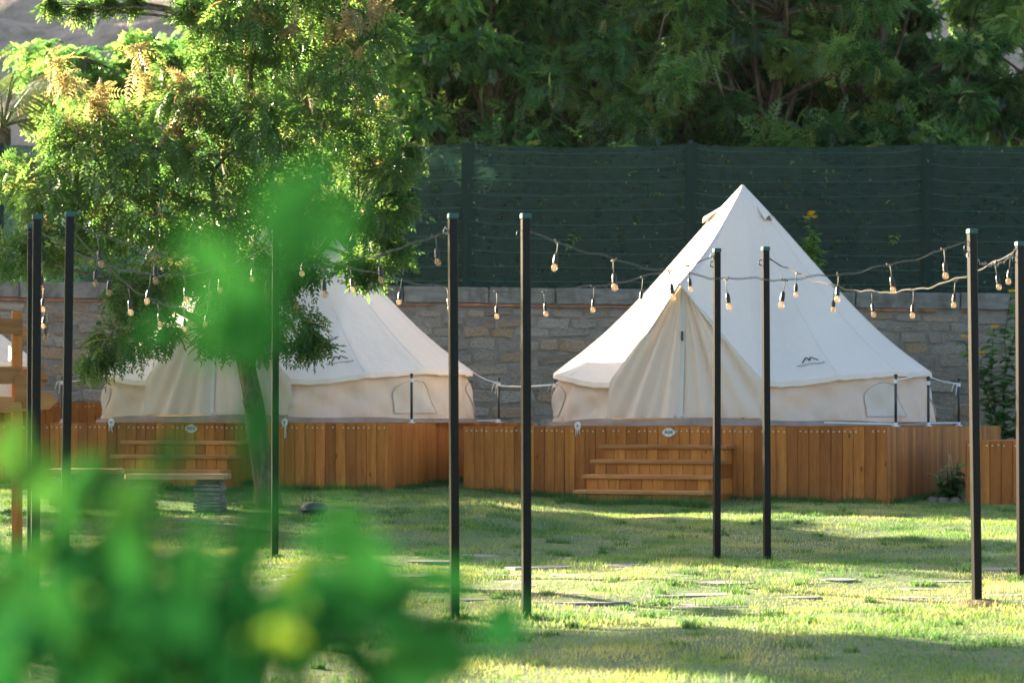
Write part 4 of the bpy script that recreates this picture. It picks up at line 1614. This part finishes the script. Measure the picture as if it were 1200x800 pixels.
# ------------------------------------------------------------------ flowers and small plants
def flower_plant(name, label, base, stems, leaf_len, flowers, seed, spread=0.3, group=None, cat='plant', dens=26, wr=0.36, bright=0.1):
    """stems: list of tip offsets; flowers: indices with a bloom"""
    rng = np.random.default_rng(seed); rr = random.Random(seed)
    root = empty(name, base)
    tag(root, label, cat, group)
    st = MB(); parts = []
    tm = ovate_template(leaf_len, leaf_len * wr)
    for i, tip in enumerate(stems):
        pts = limb(st, (rr.uniform(-.03, .03), rr.uniform(-.03, .03), -0.05), tip, 0.011, 0.004, rr, 0.08, 8)
        pp = []
        for k in range(dens):
            t = 0.12 + 0.88 * k / dens
            j = min(7, int(t * 8)); q = pts[j].lerp(pts[j + 1], t * 8 - j)
            pp.append(tuple(q))
        pp = np.array(pp); n = len(pp)
        a = rng.uniform(0, 6.28, n)
        dr = np.stack([np.cos(a), np.sin(a), rng.uniform(-0.2, 0.8, n)], 1)
        parts.append(place(tm, pp, dr, np.tile([[0, 0, 1.0]], (n, 1)) + rng.normal(size=(n, 3)) * 0.2, rng.uniform(0.6, 1.2, n), np.clip(rng.beta(2, 2.2, n) * 0.6 + bright, 0, 0.92)))
    st.build('stems', M['leaf_bush'], root, True)
    v, f, t = join_np(parts)
    link_mesh('foliage', np_mesh('foliage', v, f, t), M['leaf_back'], root)
    pet = ovate_template(0.075, 0.06, -0.3)
    for i, off in flowers:
        c = np.array(stems[i]) + np.array(off)
        n = 8
        a = np.arange(n) * 2 * math.pi / n
        dr = np.stack([np.cos(a), np.sin(a) * 0.9, 0.35 + 0 * a], 1)
        v, f, t = place(pet, np.tile(c, (n, 1)), dr, np.tile([[0, -0.3, 1.0]], (n, 1)), np.ones(n), rng.random(n))
        link_mesh('flower', np_mesh('flower', v, f, t), M['petal'], root)


p = P(952, 335, 40.9)
flower_plant('wall_flower', 'single tall stalk with yellow blooms growing above the stone wall', p, [(-0.03, 0, 1.10), (0.05, 0.02, 0.85), (0.0, -0.03, 0.70), (-0.06, -0.05, 0.8), (0.09, -0.04, 0.6)], 0.17,
             [(0, (0, 0, 0.02)), (0, (-0.06, -0.02, -0.03)), (0, (0.06, 0.0, -0.02)), (0, (0.02, -0.03, 0.05))], 31, dens=60, wr=0.4, bright=0.45)
p = P(1182, 500, 39.6); p.z = g(p.x, p.y)
flower_plant('flowering_shrub', 'leafy shrub with yellow flowers against the wall at the right edge', p,
             [(0.02, -.1, 2.75), (-0.25, -.1, 2.2), (0.3, -.05, 2.4), (-0.45, -.1, 1.75), (0.15, -.2, 1.9), (-0.1, -.15, 1.4), (0.35, -.1, 1.5), (-0.7, -.1, 2.0), (0.1, -.2, 2.3)], 0.22,
             [(0, (0, -.05, 0)), (0, (0.1, -.05, -.15)), (2, (0, -.05, 0)), (4, (0, -.05, 0.1)), (7, (0.0, -.05, 0.05)), (7, (0.12, -.05, 0.03)), (3, (0, -.05, 0.05)), (1, (0, -.05, 0))], 32, dens=80, wr=0.45)
p = P(1114, 588, 30.4); p.z = g(p.x, p.y)
flower_plant('staked_plant', 'small staked leafy plant between the right deck and the low deck', p,
             [(0.0, 0, 0.42), (-0.14, 0, 0.34), (0.12, 0.0, 0.36), (-0.08, 0.02, 0.22), (0.10, -0.05, 0.20), (0.02, -0.06, 0.30), (-0.17, -.03, 0.24), (-0.05, -0.08, 0.45), (0.08, -0.03, 0.48)], 0.15, [], 33, dens=18, wr=0.55)
root = bpy.data.objects['staked_plant']
for k, (ax_, bx_) in enumerate(((-0.10, 0.0), (0.10, 0.012), (0.0, -0.012))):
    MB().tube([(ax_, 0.03, -0.05), (bx_ - ax_ * 0.05, 0.03, 0.58)], 0.007, 6).build('stake', M['bench_plank'], root, True)
ring = P(1112, 593, 30.1); rk = empty('stone_ring', (p.x, p.y, p.z))
tag(rk, 'low ring of rocks round the staked plant', 'rocks')
rr = random.Random(9)
for k in range(9):
    a = k * 2 * math.pi / 9
    mb = MB().lathe([(0.05, -0.06), (0.085, 0.0), (0.075, 0.05), (0.03, 0.075)], 7)
    mb.v = [(x * rr.uniform(.8, 1.25) + 0.22 * math.cos(a), y * rr.uniform(.8, 1.25) + 0.17 * math.sin(a), z * rr.uniform(.8, 1.15)) for x, y, z in mb.v]
    mb.build('rock', M['slate_block'], rk, True)


# ------------------------------------------------------------------ bench, sign, dome
def bench(label, px0, px1, py_seat, d, legs):
    a, b = P(px0, py_seat, d), P(px1, py_seat, d)
    cx = (a.x + b.x) / 2
    gz = g(cx, d)
    root = empty('plank_bench', (cx, d, gz), R(-6))
    tag(root, label, 'bench', 'plank benches on slate blocks')
    hw = (b.x - a.x) / 2
    h = a.z - gz
    for k in range(2):
        MB().bevbox((-hw, -0.19 + k * 0.195, h - 0.06), (hw, -0.005 + k * 0.195, h), 0.008).build('seat_plank', M['bench_plank'], root)
    rr = random.Random(int(px0))
    for f in legs:
        z = -0.06
        lx = -hw + 2 * hw * f
        while z < h - 0.065:
            t = min(rr.uniform(0.03, 0.055), h - 0.062 - z)
            if t < 0.012: break
            w = 0.14 + rr.uniform(-0.012, 0.014)
            mb = MB().bevbox((lx - w, -w * 0.95, z), (lx + w, w * 0.95, z + t - 0.004), 0.006)
            mb.v = [(x + rr.uniform(-.008, .008), y + rr.uniform(-.008, .008), zz) for x, y, zz in mb.v]
            mb.build('slate', M['slate_block'], root)
            z += t


bench('plank bench on stacked slate legs before the left deck steps', 150, 268, 555, 27.3, (0.12, 0.82))
bench('plank bench half hidden behind the left poles and blurred leaves', 55, 142, 549, 27.7, (0.25, 0.85))


def sign():
    d = 21.3
    x = (20 - 600) * d / FPX
    gz = g(x, d)
    root = empty('direction_sign', (x, d, gz), R(8))
    tag(root, 'wooden direction signpost with arrow boards at the left edge', 'signpost')
    top = P(20, 365, d).z - gz
    MB().bevbox((-0.043, -0.043, -0.3), (0.043, 0.043, top), 0.006).build('post', M['cedar'], root)
    zz = lambda py: P(20, py, d).z - gz
    # (z centre, height, x0, x1, point side, yaw, y offset)
    for (py, hpx, x0, x1, side, yaw, yo) in ((383, 18, -0.34, 0.05, -1, 4, -0.06), (414, 18, -0.13, -0.03, 1, -60, -0.075), (440, 20, -0.34, 0.04, -1, 6, -0.06), (455, 30, -0.01, 0.11, 0, -28, -0.085),
                                         (443, 22, 0.03, 0.27, 1, 10, 0.06), (469, 21, -0.05, 0.33, 1, 0, 0.062), (474, 18, -0.34, 0.04, -1, -3, -0.06), (389, 16, 0.0, 0.2, 1, 24, 0.062)):
        h = hpx * d / FPX
        poly = [(x0, -h / 2), (x1, -h / 2), (x1, h / 2), (x0, h / 2)]
        if side > 0: poly = [(x0, -h / 2), (x1 - h * 0.45, -h / 2), (x1, 0), (x1 - h * 0.45, h / 2), (x0, h / 2)]
        if side < 0: poly = [(x0 + h * 0.45, -h / 2), (x1, -h / 2), (x1, h / 2), (x0 + h * 0.45, h / 2), (x0, 0)]
        m = Matrix.Rotation(R(90), 4, 'X')
        mb = MB().prism(poly, -0.011, 0.011, m)
        o = mb.build('arrow_board', M['sign_wood'], root)
        o.location = (0, yo, zz(py)); o.rotation_euler = (0, 0, R(yaw))


sign()

p = P(368, 606, 26.6); p.z = g(p.x, p.y)
dome = empty('garden_light', p)
tag(dome, 'low dark green domed garden light on the grass by the tree', 'garden light')
MB().lathe([(0.12, -0.04), (0.125, 0.03), (0.132, 0.05), (0.138, 0.06)], 24).build('base', M['dome'], dome, True)
MB().lathe([(0.145, 0.052), (0.148, 0.066), (0.135, 0.095), (0.10, 0.125), (0.055, 0.143), (0.01, 0.148)], 24).build('shade', M['dome'], dome, True)
MB().lathe([(0.02, 0.146), (0.018, 0.154), (0.004, 0.157)], 10).build('knob', M['dome'], dome, True)

# ------------------------------------------------------------------ stepping stones in the lawn
stone_polys = []


def build_path():
    root = empty('stone_path', (0, 20, g(0, 20)))
    tag(root, 'irregular flat stepping stones sunk in the lawn between the poles', kind='structure')
    rr = random.Random(12)
    rows = [17.7, 18.2, 18.7, 19.2, 19.7, 20.2, 20.7, 21.2, 21.7]
    for ri, y0 in enumerate(rows):
        x = -0.225 * y0 + rr.uniform(0, 0.5)
        while x < 0.215 * y0:
            w = rr.uniform(0.28, 0.72); h = rr.uniform(0.22, 0.38)
            skip = rr.random() < (0.5 if ri == 0 else 0.22)
            if not skip:
                cx, cy = x + w / 2, y0 + rr.uniform(-0.12, 0.12)
                n = rr.randint(6, 9)
                poly = []
                for k in range(n):
                    a = 2 * math.pi * (k + rr.uniform(-.25, .25)) / n
                    q = (abs(math.cos(a)) ** 2.6 + abs(math.sin(a)) ** 2.6) ** (-1 / 2.6)
                    poly.append((w / 2 * q * math.cos(a) * rr.uniform(.88, 1.05), h / 2 * q * math.sin(a) * rr.uniform(.85, 1.05)))
                gz = max(g(cx - w / 3, cy), g(cx + w / 3, cy), g(cx, cy)) - 0.004
                mb = MB()
                mb.prism(poly, -0.06, 0.0)
                b = len(mb.v)
                nn = len(poly)
                mb.v = [(vx * (1.0 if vz < 0 else 0.97), vy * (1.0 if vz < 0 else 0.97), vz) for vx, vy, vz in mb.v]
                o = mb.build('paving_stone', M['paving'], root)
                o.location = (cx - root.location.x, cy - root.location.y, gz + 0.002 - root.location.z)
                o.rotation_euler = (rr.uniform(-.012, .03), rr.uniform(-.02, .02), 0)
                stone_polys.append((cx, cy, w / 2, h / 2))
            x += w + rr.uniform(0.10, 0.5)


build_path()


# ------------------------------------------------------------------ grass
def build_grass():
    rng = np.random.default_rng(77)
    N = 520000
    y = np.sqrt(rng.random(N) * (32.6 ** 2 - 12.0 ** 2) + 12.0 ** 2)
    x = (rng.random(N) * 2 - 1) * 0.222 * y
    dens = np.clip(-0.15 + 1.7 * vnoise(x / 0.55, y / 0.7, 21) * (0.5 + 0.7 * vnoise(x / 1.7, y / 2.5, 23)), 0.34, 1)
    keep = rng.random(N) < dens
    # keep clear of stones
    for (cx, cy, w, h) in stone_polys:
        q = ((np.abs(x - cx) / (w * 0.93)) ** 2.6 + (np.abs(y - cy) / (h * 0.93)) ** 2.6)
        inside = q < 1
        keep &= ~inside | (rng.random(N) < 0.10 + 0.5 * (q > 0.7))
    # under the decks nothing grows
    for (c, th, L, W) in ((CR, TH_R, 5.42, 6.2), (CL, TH_L, 5.45, 6.0)):
        lx = (x - c[0]) * math.cos(th) - (y - c[1]) * math.sin(th)
        ly = (x - c[0]) * math.sin(th) + (y - c[1]) * math.cos(th)
        keep &= ~((lx > -L) & (lx < 0.02) & (ly > -0.02) & (ly < W))
    x, y = x[keep], y[keep]
    n = len(x)
    path = sstep(17.2, 17.9, y) * sstep(22.3, 21.6, y)
    hvar = vnoise(x / 0.4, y / 0.45, 31)
    ht = (0.018 + 0.034 * hvar ** 2) * rng.uniform(0.6, 1.4, n) * (1 - 0.15 * path)
    dry = vnoise(x / 1.3 + 4, y / 1.8, 41) * 0.6 + vnoise(x / 0.35, y / 0.5, 43) * 0.4
    dry = dry + 0.10 * sstep(0, 3, x) + 0.05
    tint = np.clip(dry * 0.95 + 0.0 + rng.normal(size=n) * 0.07, 0, 1)
    X, Y, H, T = [x], [y], [ht], [tint]
    # taller tufts
    tuft = []
    for k in range(420):
        ty = math.sqrt(rng.random() * (30 ** 2 - 12.5 ** 2) + 12.5 ** 2); tx = (rng.random() * 2 - 1) * 0.21 * ty
        tuft.append((tx, ty, rng.uniform(0.04, 0.16), rng.uniform(0.035, 0.06), 70))
    for key in 'ABCDEFI':
        b = poles[key][0]
        tuft.append((b.x, b.y, 0.10, 0.05, 130)); tuft.append((b.x + 0.12, b.y - 0.03, 0.12, 0.045, 80))
    # along the deck feet and the steps
    for (c, th, L) in ((CR, TH_R, 5.42), (CL, TH_L, 5.45)):
        for k in range(90):
            t = rng.random() * L
            o = rng.uniform(0.05, 0.22)
            tuft.append((c[0] - math.cos(th) * t - math.sin(th) * o, c[1] + math.sin(th) * t - math.cos(th) * o, 0.12, rng.uniform(0.05, 0.11), 60))
        for k in range(50):
            t = 1.75 + rng.random() * 1.8
            o = rng.uniform(1.2, 1.4)
            tuft.append((c[0] - math.cos(th) * t - math.sin(th) * o, c[1] + math.sin(th) * t - math.cos(th) * o, 0.14, rng.uniform(0.06, 0.15), 60))
        for k in range(70):
            t = rng.random() * 5.5
            o = -rng.uniform(0.04, 0.25)
            tuft.append((c[0] + math.sin(th) * t - math.cos(th) * o, c[1] + math.cos(th) * t + math.sin(th) * o, 0.12, rng.uniform(0.04, 0.09), 50))
    b = P(368, 606, 26.6)
    for k in range(10):
        tuft.append((b.x + rng.uniform(-.15, .5), b.y + rng.uniform(-.7, -.15), 0.13, 0.07, 80))
    for (tx, ty, r, h, m) in tuft:
        a = rng.uniform(0, 6.283, m); q = r * np.sqrt(rng.random(m))
        X.append(tx + q * np.cos(a)); Y.append(ty + q * np.sin(a) * 0.8)
        H.append(h * rng.uniform(0.5, 1.25, m)); T.append(np.clip(rng.normal(size=m) * 0.12 + rng.uniform(0.1, 0.4), 0, 0.8))
    x = np.concatenate(X); y = np.concatenate(Y); h = np.concatenate(H); t = np.concatenate(T)
    n = len(x)
    z = G(x, y) - 0.004
    a = rng.uniform(0, 6.283, n); lean = rng.uniform(0.1, 0.9, n) * h
    w = rng.uniform(0.003, 0.0055, n)
    p0 = np.stack([x + np.cos(a) * w, y + np.sin(a) * w, z], 1)
    p1 = np.stack([x - np.cos(a) * w, y - np.sin(a) * w, z], 1)
    b2 = a + rng.normal(size=n) * 0.7 + 1.57
    tip = np.stack([x + np.cos(b2) * lean, y + np.sin(b2) * lean, z + h], 1)
    V = np.stack([p0, p1, tip], 1).reshape(-1, 3)
    F = np.arange(3 * n).reshape(-1, 3)
    o = link_mesh('grass', np_mesh('grass', V, F, np.repeat(t, 3)), M['grass'])
    tag(o, 'short mown lawn grass with dry yellow patches and darker tufts', 'grass', kind='stuff')


build_grass()

# small soil heap with dry grass at the foot of one pole
pb = poles['E'][0]
o = MB().lathe([(0.24, -0.03), (0.17, 0.012), (0.09, 0.035), (0.02, 0.04)], 14).build('soil_heap', M['soil'], None, True)
o.location = (pb.x + 0.04, pb.y, g(pb.x, pb.y))
tag(o, 'small heap of reddish soil at the foot of the pole near the right edge', 'soil')


# ------------------------------------------------------------------ the out-of-focus shrub close to the lens
def build_near_shrub():
    rng = np.random.default_rng(55); rr = random.Random(55)
    root = empty('near_shrub', (-0.30, 1.7, 0.0))
    tag(root, 'bright green shrub close to the camera, blurred across the lower left', 'shrub')
    O = np.array(root.location)
    # clusters: px, py, depth, leaves, spread px, bright
    tm = ovate_template(0.062, 0.034, 0.18)
    parts = []
    st = MB()
    feet = [Vector((rr.uniform(-.2, .15), rr.uniform(-.2, .4), 0)) for _ in range(6)]
    # base px, tip px, depth, tint; highest tints paint in sunlit highlights
    LV = [(300, 300, 392, 172, 1.25, .45), (388, 300, 418, 218, 1.3, .35), (325, 330, 385, 258, 1.35, .3), (205, 275, 292, 330, 1.3, .5), (255, 392, 322, 312, 1.35, .35), (228, 425, 300, 362, 1.35, .4), (300, 440, 292, 350, 1.4, .2),
          (290, 540, 312, 450, 1.45, .2), (340, 250, 300, 190, 1.3, .4), (350, 300, 420, 290, 1.35, .3), (215, 345, 275, 385, 1.35, .35), (160, 400, 215, 370, 1.45, .3), (330, 400, 300, 330, 1.4, .25),
          (5, 560, 22, 480, 2.0, .7), (40, 600, 62, 540, 1.9, .6), (95, 620, 118, 520, 1.7, .6), (130, 610, 178, 545, 1.7, .6), (70, 610, 92, 545, 1.9, .9), (165, 640, 160, 560, 1.8, .55), (190, 560, 205, 490, 1.6, .35),
          (110, 690, 122, 610, 1.9, .85), (150, 690, 158, 615, 2.0, 1.0), (85, 720, 98, 655, 2.0, .7), (60, 670, 75, 600, 2.0, .5), (215, 700, 235, 620, 1.6, .25), (265, 680, 320, 610, 1.5, .2), (335, 725, 352, 650, 2.1, 1.0), (352, 720, 372, 668, 2.2, 1.0),
          (395, 720, 440, 640, 1.45, .2), (430, 740, 500, 680, 1.4, .2), (350, 660, 400, 610, 1.4, .25), (470, 790, 545, 740, 1.45, .15), (330, 775, 352, 745, 2.4, 1.0), (410, 700, 470, 640, 1.5, .2), (500, 800, 570, 770, 1.5, .2), (300, 640, 330, 570, 1.5, .2)]
    for (x0, y0, x1, y1, d, br) in LV:
        a = P(x0, y0, d); b = P(x1, y1, d * rr.uniform(0.985, 1.015))
        L = (b - a).length
        pos = np.array([tuple(a - root.location)])
        dr = np.array([tuple(b - a)])
        upv = np.array([[rr.uniform(-.5, .3), -0.9, rr.uniform(-.2, .7)]])
        parts.append(place(tm, pos, dr, upv, np.array([L / 0.062]), np.array([br])))
        c = a - root.location
        f_ = min(feet, key=lambda v: (v - c).length)
        limb(st, f_, c, 0.004, 0.0012, rr, 0.06, 8)
    # cluster: px, py, depth, leaves, spread px, tint; the most lime ones are painted highlights
    C = [(40, 690, 2.0, 12, 45, 0.3), (170, 720, 1.8, 13, 45, 0.35), (265, 725, 1.7, 9, 40, 0.1), (80, 750, 1.9, 24, 65, 0.35), (230, 785, 1.8, 30, 65, 0.1), (350, 790, 1.7, 7, 40, 0.25), (450, 775, 1.6, 6, 45, 0.3), (15, 745, 1.7, 9, 35, 0.15), (60, 800, 1.6, 12, 50, 0.1), (530, 800, 1.5, 7, 35, 0.2), (470, 720, 1.45, 4, 35, 0.2),
         (30, 790, 2.0, 30, 60, 0.25), (140, 790, 1.8, 18, 60, 0.4), (10, 640, 2.0, 5, 35, 0.4), (400, 815, 1.6, 8, 55, 0.2), (500, 815, 1.5, 8, 45, 0.15), (330, 730, 1.6, 6, 40, 0.1), (90, 660, 1.9, 5, 40, 0.6), (20, 720, 2.0, 8, 40, 0.1), (160, 770, 1.7, 8, 50, 0.1), (210, 670, 1.7, 3, 30, 0.15), (290, 825, 2.2, 4, 16, 0.95), (130, 735, 2.1, 4, 20, 0.8)]
    for (px, py, d, n, sp, br) in C:
        q = np.stack([px + rng.normal(size=n) * sp * 0.75, py + rng.normal(size=n) * sp * 0.75], 1)
        dd = d * (1 + rng.normal(size=n) * 0.06)
        pos = np.stack([(q[:, 0] - 600) * dd / FPX, dd, CAMZ + (HOR - q[:, 1]) * dd / FPX], 1) - O
        dr = rng.normal(size=(n, 3)); dr[:, 2] = np.abs(dr[:, 2]) * 0.9
        ups = rng.normal(size=(n, 3)) * 0.6 + np.array([[-0.3, -0.6, 0.5]])
        parts.append(place(tm, pos, dr, ups, rng.uniform(0.6, 1.0, n), np.clip(br + rng.normal(size=n) * 0.26, 0, 1)))
        c = P(px, py, d) - root.location
        f = min(feet, key=lambda v: (v - c).length)
        limb(st, f, c, 0.006, 0.0015, rr, 0.10, 8)
    v, f, t = join_np(parts)
    tag(link_mesh('foliage', np_mesh('foliage', v, f, t, True), M['leaf_bush'], root), kind='stuff')
    st.build('stems', M['leaf_bush'], root, True)


build_near_shrub()


# ------------------------------------------------------------------ the air
t = NT('haze_air')
t.t.nodes.remove(t.b)
pv = t.n('ShaderNodeVolumePrincipled')
pv.inputs['Color'].default_value = (0.86, 0.88, 0.92, 1)
pv.inputs['Density'].default_value = 0.00005
pv.inputs['Anisotropy'].default_value = 0.0
t.l(pv.outputs[0], t.out.inputs['Volume'])
hz = MB().box((-950, -80, -1.5), (950, 1560, 100)).build('haze', t.m)
tag(hz, 'thin warm haze filling the air over lawn and hill', 'haze', kind='stuff')
